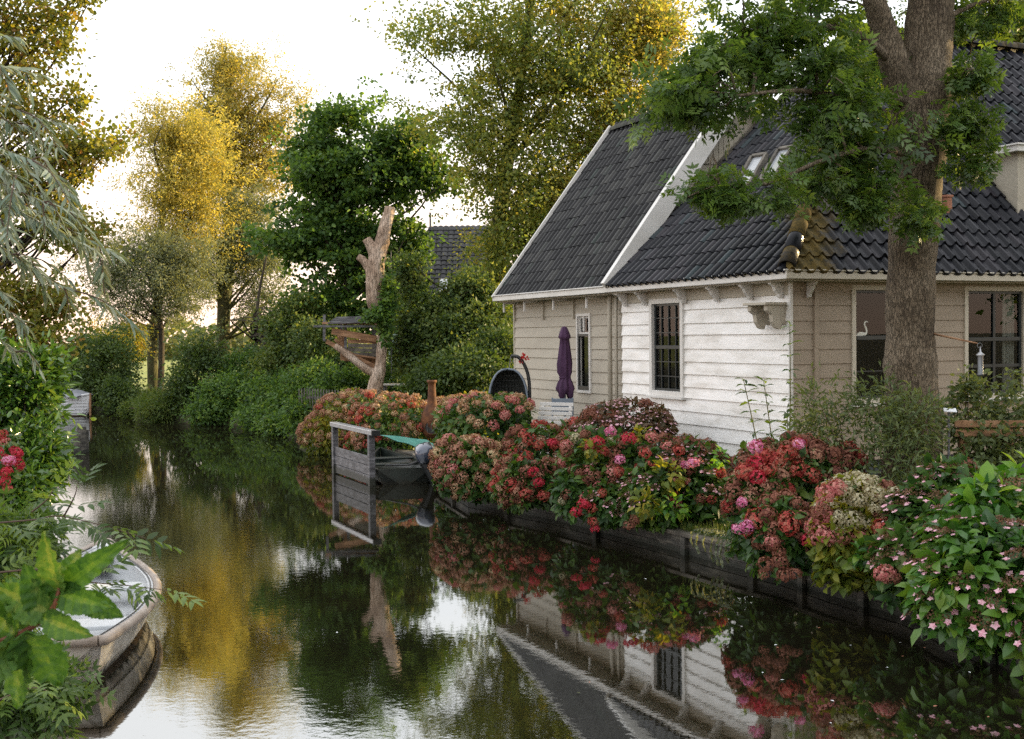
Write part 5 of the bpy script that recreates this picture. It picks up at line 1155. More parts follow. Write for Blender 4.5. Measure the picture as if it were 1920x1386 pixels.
# ------------------------------------------------------------------ boats
def boat(t, stern, bow, widths, zs, keel, hullm, inner, fenderm=None, thw=(), floor=.10, fr=.045, wall=.07, band=None, deck=None):
    """widths / zs: half beam and gunwale height at even stations from stern to bow"""
    a, b = Vector(stern), Vector(bow); a.z = b.z = 0; L = (b - a).length; e = (b - a).normalized(); n_ = Vector((e.y, -e.x, 0)); N = 28
    ws = [float(np.interp(i / N, np.linspace(0, 1, len(widths)), widths)) for i in range(N + 1)]
    # smooth the plan
    for _ in range(3): ws = [ws[0]] + [(ws[i - 1] + 2 * ws[i] + ws[i + 1]) / 4 for i in range(1, N)] + [ws[-1]]
    zg = [float(np.interp(i / N, np.linspace(0, 1, len(zs)), zs)) for i in range(N + 1)]
    prof = [(0, keel), (.55, keel + .02), (.80, .0), (.855, .045), (.91, .13), (.935, .14), (.98, .6), (1, 1.0)]
    def sec(i, side):
        out = []; u = i / N; rake = .12 * (u ** 6)
        for k, (f, z) in enumerate(prof):
            zz = z if k < 6 else (.14 + (zg[i] - .14) * (z - .14) / .86)
            if u > .8 and k < 3: zz = zz + (u - .8) * 1.2 * (.22 - zz)
            out.append(a + e * (L * u - (.16 * (1 - max(zz, 0) / zg[i]) * u ** 5)) + n_ * side * f * ws[i] + Zv * zz)
        return out
    h = MB()
    for side in (-1, 1):
        S = [sec(i, side) for i in range(N + 1)]; o = len(h.v)
        for s in S: h.v += [tuple(p) for p in s]
        m = len(prof)
        for i in range(N):
            for k in range(m - 1):
                f = [o + i * m + k, o + (i + 1) * m + k, o + (i + 1) * m + k + 1, o + i * m + k + 1]; h.f.append(f if side > 0 else f[::-1]); h.m.append(1 if k < 3 else 0)
        h.f.append([o + k for k in range(m)] + []); h.m.append(0)
    # close the transom between the two halves
    h.add([*[p for p in sec(0, 1)], *[p for p in sec(0, -1)][::-1]], [tuple(range(2 * len(prof)))])
    h.build('hull', [M[hullm], M['waterstain']], t)
    inn = MB(); ip = [(1, 1.0), (1, .9), (.93, .5), (.86, 0), (0, 0)]; rows = []
    for side in (-1, 1):
        o = len(inn.v)
        for i in range(N + 1):
            u = i / N; w = max(.004, ws[i] - wall); uu_ = min(max(u, wall / L), 1 - wall / L * 1.3)
            for f, z in ip: inn.v.append(tuple(a + e * (L * uu_) + n_ * side * f * w + Zv * (floor + (zg[i] - floor) * z)))
        m = len(ip)
        for i in range(N):
            for k in range(m - 1): inn.f.append([o + i * m + k, o + i * m + k + 1, o + (i + 1) * m + k + 1, o + (i + 1) * m + k]); inn.m.append(0)
    w0 = ws[0] - wall; inn.add([a + e * wall + n_ * x + Zv * z for x, z in ((-w0, zg[0]), (w0, zg[0]), (w0 * .86, floor), (-w0 * .86, floor))], [(0, 1, 2, 3)])
    inn.build('interior', M[inner], t, smooth=True)
    gm = MB()
    for side in (-1, 1):
        o = len(gm.v)
        for i in range(N + 1):
            u = i / N; uu_ = min(max(u, wall / L), 1 - wall / L * 1.3)
            gm.v += [tuple(a + e * (L * u) + n_ * side * ws[i] + Zv * (zg[i] + .004)), tuple(a + e * (L * uu_) + n_ * side * max(.003, ws[i] - wall) + Zv * (zg[i] + .004))]
        for i in range(N): gm.f.append([o + 2 * i, o + 2 * i + 1, o + 2 * i + 3, o + 2 * i + 2]); gm.m.append(0)
    gm.add([a + n_ * ws[0] + Zv * (zg[0] + .004), a - n_ * ws[0] + Zv * (zg[0] + .004), a - n_ * (ws[0] - wall) + e * wall + Zv * (zg[0] + .004), a + n_ * (ws[0] - wall) + e * wall + Zv * (zg[0] + .004)], [(0, 1, 2, 3)])
    gm.build('gunwale', M[inner], t)
    if fenderm:
        loop = [a + e * (L * i / N) + n_ * (ws[i] + fr * .55) + Zv * (zg[i] - fr * .3) for i in range(N + 1)]; loop2 = [a + e * (L * i / N) - n_ * (ws[i] + fr * .55) + Zv * (zg[i] - fr * .3) for i in range(N, -1, -1)]
        c0 = a - e * fr * .6; rim = [c0 + n_ * (ws[0] - .02) + Zv * (zg[0] - fr * .3)]
        f_ = MB(); f_.tube([a - e * fr * .5 + n_ * ws[0] * .95 + Zv * (zg[0] - .01)] + loop + loop2 + [a - e * fr * .5 - n_ * ws[0] * .95 + Zv * (zg[0] - .01), a - e * fr * .6 + n_ * ws[0] * .95 + Zv * (zg[0] - .01)], fr, 10); f_.build('rubbing_strip', M[fenderm], t, smooth=True)
        g_ = MB(); k = N // 1
        pts = [a + e * (L * i / N) + n_ * (ws[i] * .985 - .03) + Zv * (zg[i] + .014) for i in range(N - 1)]; g_.tube(pts, .007, 5)
        pts = [a + e * (L * i / N) - n_ * (ws[i] * .985 - .03) + Zv * (zg[i] + .014) for i in range(N - 1)]; g_.tube(pts, .007, 5); g_.build('edge_trim', M['black'], t)
    for u, wd_, z in thw:
        i = int(u * N); w = ws[i] - wall * .9; q = MB(); q.box(a + e * (L * u) - n_ * w + Zv * z, n_ * 2 * w, e * wd_, Zv * .04); q.build('thwart', M[inner], t, bevel=.01)
    if deck:
        q = MB(); i0 = int(deck * N); o = 0
        for i in range(i0, N):
            q.add([a + e * (L * i / N) + n_ * (ws[i] - .02) + Zv * (zg[i] - .01), a + e * (L * i / N) - n_ * (ws[i] - .02) + Zv * (zg[i] - .01), a + e * (L * (i + 1) / N) - n_ * max(.001, ws[i + 1] - .02) + Zv * (zg[i + 1] - .01), a + e * (L * (i + 1) / N) + n_ * max(.001, ws[i + 1] - .02) + Zv * (zg[i + 1] - .01)], [(0, 1, 2, 3)])
        q.build('foredeck', M[inner], t)
    return a, b, e, n_, ws, zg

def dinghy():
    t = thing('rowing_boat', 'white rowing boat with tan rubber edge moored at the lower left under the branches', 'boat', (-4.4, 11.8, 0))
    a, b, e, n_, ws, zg = boat(t, (-4.02, 9.62, 0), (-4.95, 14.15, 0), [.58, .70, .79, .82, .80, .70, .50, .22, .02], [.40, .37, .35, .35, .36, .40, .46], -.10, 'dirtyhull', 'whitehull', 'fender', thw=((.20, .34, .25), (.56, .30, .25)), deck=.86)
    q = MB(); p = a + e * .10 + n_ * .42 + Zv * .40
    for k in range(2): q.tube([p + e * .03 * k + Vector((0, 0, .01)), p + Vector((.03, -.03, .05)), p + Vector((.07, 0, .01))], .009, 6)
    q.build('mooring_ring', M['steel'], t, smooth=True)
    q = MB(); c = a + e * 1.55 + n_ * .66 + Zv * .20; q.box(c, e * .34, n_ * .012, Zv * .12); q.build('side_vent', M['hullgreen'], t, bevel=.004)
    q = MB(); p0 = a + e * .1 - n_ * .5 + Zv * .42; q.tube(spline([p0, p0 + Vector((-.5, .1, -.12)), p0 + Vector((-1.3, .3, .05))], 6), .010, 6); q.build('mooring_line', M['card'], t)
dinghy()
def skiff():
    t = thing('skiff', 'dark green open skiff moored behind the grey plank screen', 'boat', (-2.4, 24, 0))
    a, b, e, n_, ws, zg = boat(t, (-2.12, 22.95, 0), (-3.0, 26.4, 0), [.54, .60, .62, .58, .45, .22, .02], [.30, .29, .29, .33, .40], -.08, 'hullgreen', 'hullgreen', None, thw=((.22, .28, .28), (.55, .26, .28)), wall=.05)
    m = thing('outboard_motor', 'outboard motor with a shiny blue grey cowling tilted on the green skiff', 'motor', tuple(a - e * .1 + Zv * .4))
    c = at(795, 850, 22.75); s = .0104
    cw = MB(); prof = []
    N_ = 10; up_ = Vector((-.22, -.30, .93)).normalized(); sx = Vector((.95, .25, -.1)); sx = (sx - up_ * sx.dot(up_)).normalized(); sy = up_.cross(sx)
    rings = [(-.16, .10, .15, 0), (-.10, .13, .19, 0), (0, .15, .21, .01), (.08, .15, .205, .02), (.14, .12, .17, .03), (.175, .07, .10, .035), (.185, .01, .02, .035)]
    seg = 18; o = 0
    for z, rx, ry, of in rings:
        for k in range(seg):
            an = 2 * math.pi * k / seg; ca, sa = math.cos(an), math.sin(an); sq = (abs(ca) ** 4 + abs(sa) ** 4) ** -.25
            cw.v.append(tuple(c + up_ * z + sx * (1.35 * rx * ca * sq * .92 + of) + sy * (1.2 * ry * sa * sq * .92)))
    for i in range(len(rings) - 1):
        for k in range(seg): cw.f.append([i * seg + k, i * seg + (k + 1) % seg, (i + 1) * seg + (k + 1) % seg, (i + 1) * seg + k]); cw.m.append(0)
    cw.f.append(list(range(seg))[::-1]); cw.m.append(0); cw.build('cowling', M['cowl'], m, smooth=True)
    b1_ = MB(); b1_.tube([c - up_ * .15, c - up_ * .30 + sx * .01, c - up_ * .50 + sx * .03, c - up_ * .66 + sx * .04], [.17, .12, .09, .07], 12)
    b1_.box(c - up_ * .62 - sx * .04 - sy * .16, sx * .08, sy * .30, -up_ * .02); b1_.build('leg', M['black'], m, smooth=False, bevel=.01)
    pr = MB(); hub = c - up_ * .70 + sx * .04; pr.tube([hub - sy * .14, hub + sy * .02, hub + sy * .14], [.02, .05, .04], 10)
    for k in range(3):
        an = k * 2.094; d1 = sx * math.cos(an) + up_ * math.sin(an); d2 = sx * math.cos(an + .6) + up_ * math.sin(an + .6); pr.add([hub + sy * .12, hub + sy * .10 + d1 * .11, hub + sy * .15 + d2 * .12, hub + sy * .15], [(0, 1, 2, 3)])
    pr.build('propeller', M['steel'], m)
    br = MB(); br.box(c - up_ * .42 + sy * .04 - sx * .09, sx * .18, sy * .12, up_ * .22); br.build('clamp', M['black'], m, bevel=.01)
    ti = MB(); ti.tube([c - up_ * .12 - sx * .05, c - up_ * .18 - sx * .35 + sy * .1, at(722, 873, 23.2)], [.025, .02, .016], 8); ti.build('tiller', M['black'], m, smooth=True)
skiff()
def tarp():
    t = thing('boat_awning', 'taut teal awning stretched over the skiff beside the motor', 'awning', tuple(at(770, 835, 23.8)))
    c = [at(713, 817, 23.3), at(795, 824, 24.6), at(832, 842, 24.6), at(824, 852, 23.4)]; n = 14; mb = MB(); vs = []
    for i in range(n + 1):
        for j in range(n + 1):
            u, v = i / n, j / n; p = (c[0] * (1 - u) + c[3] * u) * (1 - v) + (c[1] * (1 - u) + c[2] * u) * v
            p.z += -.05 * math.sin(math.pi * u) * math.sin(math.pi * v) + .012 * math.sin(u * 17 + v * 5); vs.append(p)
    mb.add(vs, [(i * (n + 1) + j, i * (n + 1) + j + 1, (i + 1) * (n + 1) + j + 1, (i + 1) * (n + 1) + j) for i in range(n) for j in range(n)])
    o = mb.build('cloth', M['teal'], t, smooth=True); s = o.modifiers.new('s', 'SOLIDIFY'); s.thickness = .012
    for k, q in enumerate(c[1:]):
        p = MB(); p.tube([Vector((q.x, q.y, -.4)), q], .025, 8); p.build('post', M['greywood'], t)
    q = MB(); q.bar(c[1] - Zv * .03, c[2] - Zv * .03, .04); q.bar(c[2] - Zv * .032, c[3] - Zv * .032, .04); q.build('rail', M['greywood'], t)
tarp()
def screen():
    t = thing('mooring_screen', 'grey weathered plank screen standing in the water with a pale top rail', 'screen', (-3.2, 23.8, 0))
    a = at(629, 888, 24.9); b = at(697, 912, 22.7); a.z = b.z = 0; d = b - a; L = d.length; e = d.normalized(); n_ = Vector((e.y, -e.x, 0))
    for p in (a, b):
        q = MB(); q.box(p - e * .06 - n_ * .06 - Zv * .5, e * .12, n_ * .12, Zv * 1.50); q.build('post', M['greywood'], t, bevel=.006)
    for k in range(3):
        q = MB(); q.box(a + e * .065 - n_ * .02 + Zv * (.02 + k * .185), e * (L - .13), n_ * .045, Zv * .175); q.build('plank', M['greywood'], t, bevel=.006)
    q = MB(); q.box(a - e * .10 - n_ * .08 + Zv * 1.0, e * (L + .36), n_ * .16, Zv * .09); q.build('rail', M['metalrail'], t, bevel=.012)
    q = MB(); q.box(b + e * .262 - n_ * .086 + Zv * .99, e * .05, n_ * .172, Zv * .11); q.build('end_cap', M['black'], t, bevel=.006)
screen()
def farboat():
    t = thing('motor_boat', 'small white clinker boat moored far back at the left bank', 'boat', (-17.5, 45, 0))
    a, b, e, n_, ws, zg = boat(t, tuple(at(70, 775, 45.6)), tuple(at(170, 775, 44.4)), [.7, .85, .9, .85, .65, .35, .03], [.62, .60, .62, .68, .82], -.1, 'whitehull', 'whitehull', None, wall=.06, deck=.6)
    L = (b - a).length
    for k in range(6):   # laps of the planking
        q = MB(); z = .12 + k * .10
        q.tube([a + e * (L * i / 28) + n_ * (ws[i] * (.93 + .07 * (z / .7)) + .008) + Zv * (z * (1 + .25 * (i / 28) ** 2)) for i in range(28)], .012, 4); q.build('strake', M['card'], t)
    q = MB(); q.tube([a + e * (L * i / 28) + n_ * (ws[i] + .01) + Zv * (zg[i] + .02) for i in range(29)], .035, 6); q.build('rail', M['whitehull'], t)
    q = MB(); c = a + e * L * .62; vs = []
    for i in range(9):
        for j in range(7):
            u = i / 8 - .5; v = j / 6 - .5; vs.append(c + e * u * 1.7 + n_ * v * 1.2 + Zv * (.66 + .36 * max(0, math.cos(v * 3.0)) ** .5 * max(0, math.cos(u * 2.9)) ** .4))
    q.add(vs, [(i * 7 + j, (i + 1) * 7 + j, (i + 1) * 7 + j + 1, i * 7 + j + 1) for i in range(8) for j in range(6)]); q.build('cover', M['tarp'], t, smooth=True)
    q = MB(); p = c - e * .9 + n_ * .5 + Zv * .62; q.tube([p, p + Zv * .42, p + e * .35 + Zv * .42, p + e * .35], .018, 6); q.build('grab_rail', M['metalrail'], t)
    q = MB(); q.tube([b - e * .02 + Zv * .02, b + Zv * .86], .04, 6); q.build('stem_post', M['plank'], t)
farboat()
for i, (x, y, D, h, r) in enumerate(((141, 850, 29.6, .52, .10), (150, 850, 30, .68, .12), (157, 852, 30.2, .58, .09))):
    p = at(x, 700, D); q = MB(); q.tube([Vector((p.x, p.y, -.5)), Vector((p.x + .01, p.y, h * .5)), Vector((p.x + .02, p.y, h))], [r, r, r * .9], 10, wob=.05)
    tag(q.build('mooring_pile', M['quay']), ['short dark mooring pile, left one of the trio by the laurel', 'tallest dark mooring pile of the trio by the laurel', 'thin dark mooring pile, right one of the trio by the laurel'][i], 'mooring pile', 'mooring piles by the left bank')

# ------------------------------------------------------------------ garden furniture
def chiminea():
    D = 27.0; k = D / F; p = at(811, 829, D); p.z = GZ; t = thing('chiminea', 'rusty iron chiminea with a tall neck among the peach hydrangeas', 'garden stove', tuple(p))
    z = lambda y: at(811, y, D).z
    b = MB(); b.lathe(Vector((p.x, p.y, 0)), [(.02, z(822)), (12 * k, z(820)), (18 * k, z(812)), (21.5 * k, z(798)), (22 * k, z(788)), (19 * k, z(775)), (14 * k, z(765)), (9.5 * k, z(757)), (8 * k, z(745)), (7 * k, z(725)), (7 * k, z(718)), (9.5 * k, z(717)), (9.5 * k, z(713)), (6 * k, z(713)), (6 * k, z(735))], 24)
    b.build('body', M['rust'], t, smooth=True)
    f = (Vector((0, 0, CAMZ)) - Vector((p.x, p.y, z(798)))); f.z = 0; f.normalize(); s = Vector((-f.y, f.x, 0)); c = Vector((p.x, p.y, z(800))) + f * 19.5 * k + s * -2 * k
    r = MB(); pts = [c + s * math.cos(a) * 12 * k + Zv * (math.sin(a) * 13 * k) - f * abs(math.cos(a)) * 3.2 * k + f * 1.5 * k for a in np.linspace(0, 2 * math.pi, 21)]; r.tube(pts, 1.4 * k, 6, cap=False); r.build('mouth_rim', M['rust'], t, smooth=True)
    r = MB(); r.add([q + f * .3 * k for q in pts[:-1]], [tuple(range(20))]); r.build('fire_opening', M['black'], t)
    r = MB()
    for a in (-.5, 0, .5): r.bar(c + s * a * 14 * k - Zv * 9 * k + f * 2 * k, c + s * a * 14 * k + Zv * 8 * k + f * 2 * k, .8 * k)
    r.build('grate', M['steel'], t)
    for a in (0, 2.1, 4.2):
        r = MB(); d = Vector((math.cos(a + .6), math.sin(a + .6), 0)); r.tube([Vector((p.x, p.y, z(818))) + d * 9 * k, Vector((p.x, p.y, GZ)) + d * 15 * k], 1.5 * k, 6); r.build('leg', M['rust'], t)
chiminea()
def eggchair():
    D = 23.6; k = D / F; p = at(975, 800, D); t = thing('hanging_chair', 'dark wicker egg shaped hanging chair on a curved black pole by the annex corner', 'hanging chair', (p.x, p.y, GZ))
    c = Vector(at(953, 752, D)); b = MB(); nu, nv = 14, 18; rx, ry, rz = 37 * k, .42, 60 * k; vs = []; fs = []
    for i in range(nu + 1):
        for j in range(nv + 1):
            th = math.pi * i / nu; ph = math.radians(-15) + math.radians(210) * j / nv   # open towards the canal
            vs.append(c + Vector((rx * math.sin(th) ** .8 * math.cos(ph), ry * math.sin(th) * math.sin(ph), rz * math.cos(th))))
    fs = [(i * (nv + 1) + j, i * (nv + 1) + j + 1, (i + 1) * (nv + 1) + j + 1, (i + 1) * (nv + 1) + j) for i in range(nu) for j in range(nv)]
    b.add(vs, fs); o = b.build('basket', M['wicker'], t, smooth=False)
    w = o.modifiers.new('w', 'WIREFRAME'); w.thickness = .035; w.use_replace = False; 
    for j in (0, nv):
        r = MB(); r.tube([vs[i * (nv + 1) + j] for i in range(nu + 1)], .022, 8, cap=True); r.build('rim', M['bluegrey'], t, smooth=True)
    r = MB(); r.tube(spline([at(990, 812, D), at(993, 760, D), at(992, 715, D), at(985, 688, D), at(972, 670, D), at(958, 668, D)], 6), 3.2 * k, 10); r.build('pole', M['black'], t, smooth=True)
    r = MB(); r.tube([at(958, 668, D), at(955, 690, D)], .8 * k, 6); r.build('chain', M['steel'], t)
    r = MB(); q = at(992, 812, D); r.lathe(Vector((q.x, q.y, GZ)), [(.45, 0), (.45, .05), (.10, .08), (.06, .9)], 20); r.build('base', M['black'], t)
    g = np.random.default_rng(4); P = np.array(at(980, 672, D)) + g.normal(size=(40, 3)) * .045
    link('red_flowers', leaves('red_flowers', P, g.normal(size=(40, 3)), g.normal(size=(40, 3)), np.full(40, .05), T_round(), g.random(40)), LM['reds'], t)
eggchair()
def parasol():
    D = 23.0; k = D / F; x0 = 1058; t = thing('parasol', 'closed dark purple parasol standing against the annex wall', 'parasol', tuple(Vector((at(x0, 700, D).x, D, GZ))))
    prof = [(612, 1), (614, 5), (622, 8.5), (630, 11), (634, 11.5), (636, 8.5), (648, 9), (665, 11), (682, 13), (698, 12.5), (706, 9.5), (710, 9.5), (718, 13), (728, 16), (737, 15), (743, 11)]
    mb = MB(); seg = 40; g = random.Random(2)
    for i, (y, r) in enumerate(prof):
        c = Vector(at(x0 + (1 if y > 700 else 0) + (y - 612) * .012, y, D))
        for j in range(seg):
            a = 2 * math.pi * j / seg; f = 1 + (.16 if y > 640 else .05) * math.sin(8 * a + y * .01) + .05 * math.sin(5 * a + y * .05); zj = (6 * k * math.sin(4 * a + 1) if y > 730 else 0)
            mb.v.append((c.x + math.cos(a) * r * k * f, c.y + math.sin(a) * r * k * f, c.z + zj))
    for i in range(len(prof) - 1):
        for j in range(seg): mb.f.append([i * seg + j, (i + 1) * seg + j, (i + 1) * seg + (j + 1) % seg, i * seg + (j + 1) % seg]); mb.m.append(0)
    mb.build('canopy', M['purple'], t, smooth=True)
    p = at(x0 + 1, 700, D); q = MB(); q.tube([Vector((p.x, p.y, GZ)), Vector((p.x - .01, p.y, at(x0, 640, D).z))], .024, 10); q.build('pole', M['bluegrey'], t, smooth=True)
    q = MB(); c = at(x0 + .7, 708, D); q.lathe(c, [(10.2 * k, -1.2 * k), (11 * k, 0), (10.2 * k, 1.2 * k)], 24); q.build('tie', M['purple'], t)
    q = MB(); q.lathe(Vector((p.x, p.y, GZ)), [(.01, .0), (.26, .0), (.26, .06), (.05, .09), (.04, .30)], 20); q.build('foot', M['bluegrey'], t)
parasol()
def bench():
    D = 21.6; a = at(1003, 800, D + .35); b = at(1066, 800, D); a.z = b.z = GZ; e = (b - a); L = e.length; e.normalize(); n_ = Vector((e.y, -e.x, 0)); n_ = n_ if n_.y < 0 else -n_
    t = thing('garden_bench', 'white slatted garden bench behind the deep red hydrangea', 'bench', tuple((a + b) / 2))
    zt = at(1035, 757, D + .2).z
    for i in range(6):
        z = zt - .05 - i * .085; q = MB(); o = -n_ * (.16 - i * .025) * 1.4; q.box(a + Zv * (z - GZ) - o * 1 - n_ * 0, e * L, n_ * .02, Zv * .06) if False else q.box(a + Zv * (z - GZ) - n_ * (.22 - i * .03), e * L, n_ * .02, Zv * .062); q.build('back_slat', M['trim'], t, bevel=.004)
    for i in range(5):
        q = MB(); q.box(a + Zv * .43 + n_ * (.02 + i * .085), e * L, n_ * .07, Zv * .022); q.build('seat_slat', M['trim'], t, bevel=.004)
    for p in (a + e * .04, b - e * .09):
        q = MB(); q.box(p + n_ * .38, e * .05, n_ * .05, Zv * .43); q.build('leg', M['trim'], t)
        q = MB(); q.bar(p + e * .025 + n_ * .03, p + e * .025 - n_ * .235 + Zv * (zt - GZ - .02), .05); q.build('leg', M['trim'], t)
bench()
def chair():
    D = 22.4; a = at(1028, 800, D); a.z = GZ; t = thing('garden_chair', 'small blue grey garden chair standing below the closed purple parasol', 'chair', tuple(a)); zt = at(1030, 748, D).z
    e = Vector((.93, -.2, 0)).normalized(); n_ = Vector((-e.y, e.x, 0))
    for k in (0, 1):
        for j in (0, 1):
            q = MB(); p = a + e * .40 * k + n_ * .4 * j; q.bar(p, p + Zv * ((zt - GZ) if j else .45) + (n_ * .08 if j else Vector()), .03); q.build('leg', M['bluegrey'], t)
    q = MB(); q.box(a + Zv * .44, e * .42, n_ * .42, Zv * .03); q.build('seat', M['bluegrey'], t, bevel=.006)
    q = MB(); q.box(a + n_ * .46 + Zv * (zt - GZ - .32), e * .42, n_ * .02, Zv * .30); q.build('backrest', M['bluegrey'], t, bevel=.01)
chair()
def feeder():
    t = thing('bird_feeder', 'slim bird feeder hanging from a bamboo rod beside the big trunk', 'bird feeder', tuple(at(1836, 660, 13.9)))
    q = MB(); q.tube([at(1745, 625, 14.4), at(1800, 637, 14.1), at(1833, 644, 13.9)], [.014, .012, .008], 8); q.build('rod', M['plank'], t, smooth=True)
    c = Vector(at(1837, 648, 13.9)); r = MB(); r.tube([c + Vector((.03 * math.cos(a), 0, .03 * math.sin(a))) for a in np.linspace(0, 6.28, 13)], .004, 5, cap=False); r.build('hook', M['steel'], t)
    c = Vector(at(1838, 665, 13.9)); r = MB(); r.lathe(c, [(.003, .10), (.012, .03), (.05, .0), (.045, -.012)], 14); r.build('lid', M['metalrail'], t, smooth=True)
    r = MB(); r.lathe(c, [(.033, -.01), (.033, -.22), (.045, -.23), (.03, -.26), (.002, -.26)], 14); r.build('tube', M['steel'], t, smooth=True)
feeder()
def sign():
    p = at(1779, 772, 13.6); t = thing('plant_label', 'small tilted white card on a stick at the foot of the big trunk', 'plant label', (p.x, p.y, GZ))
    q = MB(); q.box(p + Vector((-.075, -.05, .0)), Vector((.15, 0, -.008)), Vector((.02, .09, .035)), Vector((0, -.003, .008))); q.build('card', M['card'], t)
    q = MB(); q.bar(Vector((p.x, p.y, GZ)), p, .022); q.build('stick', M['greywood'], t)
sign()
def rail():
    t = thing('garden_rail', 'low brown wooden rail on posts under the right edge window', 'fence', tuple(Vector((at(1860, 800, 14.3).x, 14.3, GZ))))
    for x in (1806, 1890, 1975):
        p = at(x, 800, 14.3); q = MB(); q.box(Vector((p.x - .05, p.y - .05, GZ - .02)), Vector((.1, 0, 0)), Vector((0, .1, 0)), Zv * (at(x, 785, 14.3).z - GZ)); q.build('post', M['plank'], t, bevel=.006)
    for y in (795, 812):
        q = MB(); q.bar(at(1790, y, 14.22), at(2000, y - 1, 14.22), .03, .08); q.build('rail', M['plank'], t)
rail()

# ------------------------------------------------------------------ pruned stump, treehouse, far house, fence
def snag():
    D = 33; A = lambda x, y, d=0: at(x, y, D + d)
    base = at(702, 745, D); t = thing('pruned_tree', 'pale bare pruned tree stump with chopped limbs rising above the treehouse', 'tree', (base.x, base.y, GZ))
    k = D / F; q = MB()
    q.tube(spline([Vector((base.x - .1, base.y, GZ - .1)), A(704, 725), A(713, 685), A(717, 640), A(714, 605), A(706, 580), A(700, 545), A(704, 510), A(709, 478), A(718, 445), A(728, 405), A(731, 388)], 5),
           [k * r for r in np.interp(np.arange(56), np.arange(12) * 5, [19, 14, 10, 9, 10, 13, 15, 17, 15, 12.5, 10.5, 9])], 18, wob=.09)
    q.tube(spline([A(706, 500), A(702, 478), A(694, 460), A(687, 448)], 4), [k * r for r in np.linspace(11, 8, 13)], 12, wob=.08)
    q.tube(spline([A(698, 515), A(689, 498), A(680, 488), A(671, 481)], 4), [k * r for r in np.linspace(9, 6, 13)], 12, wob=.08)
    q.tube(spline([A(708, 700), A(690, 694), A(660, 672), A(628, 648)], 4), [k * r for r in np.linspace(8.5, 5.5, 13)], 12, wob=.08)
    q.build('trunk', M['deadwood'], t, smooth=True)
    o, cc = crown('ivy', [E(720, 600, 32.6, 14, 42, .8), E(728, 560, 32.8, 12, 70, .6), E(700, 590, 32.5, 20, 16, .4)], 110, 22, .14, .09, T_round(.9), LM['deep'], t, 91, shell=.3)
    rp = MB(); rp.tube([A(733, 470, .1), A(734, 700, .1)], .012, 5); rp.tube([A(729, 480, .15), A(729, 600, .15)], .010, 5); rp.build('rope', M['greywood'], t)
snag()
def treehouse():
    D = 33.4; A = lambda x, y, d=0: at(x, y, D + d); t = thing('treehouse', 'rickety wooden treehouse of loose planks fixed beside the pale stump', 'treehouse', tuple(A(665, 665)))
    def plank(x0, y0, x1, y1, d, h, name='plank', m='plank', th=.04, d1=None):
        q = MB(); q.bar(A(x0, y0, d), A(x1, y1, d if d1 is None else d1), th, h * D / F); return q.build(name, M[m], t, bevel=.004)
    plank(622, 621, 706, 636, -.2, 12); plank(588, 612, 726, 612, -.3, 4, 'rail', 'greywood'); plank(604, 606, 706, 607, -.25, 4, 'rail')
    for i in range(4): plank(652, 640 + i * 8, 706, 641 + i * 8, -.1, 7, 'wall_board', 'cap' if i else 'plank')
    for i in range(3): plank(640 - i * 6, 622 + i * 7, 650, 660 - i, .3 + i * .4, 6, 'wall_board')
    for i in range(5): plank(640, 662 + i * 3, 712, 672 + i * 3, i * .42, 3, 'floor_board', th=.36)
    for i in range(6): plank(616 + i * 3, 606 - i * 2, 702, 604 - i * 2, -.2 + i * .38, 3, 'roof_board', 'greywood', th=.36)
    for (x, y0, y1, d) in ((608, 590, 640, -.2), (648, 606, 668, -.05), (704, 600, 672, -.05), (640, 606, 668, 1.7), (700, 604, 672, 1.7)):
        q = MB(); q.bar(A(x, y0, d), A(x, y1, d), .07); q.build('upright', M['greywood'], t)
    plank(612, 640, 706, 690, -.15, 8, 'brace'); plank(640, 668, 700, 684, -.12, 6, 'brace'); plank(642, 655, 712, 700, .6, 6, 'brace')
treehouse()
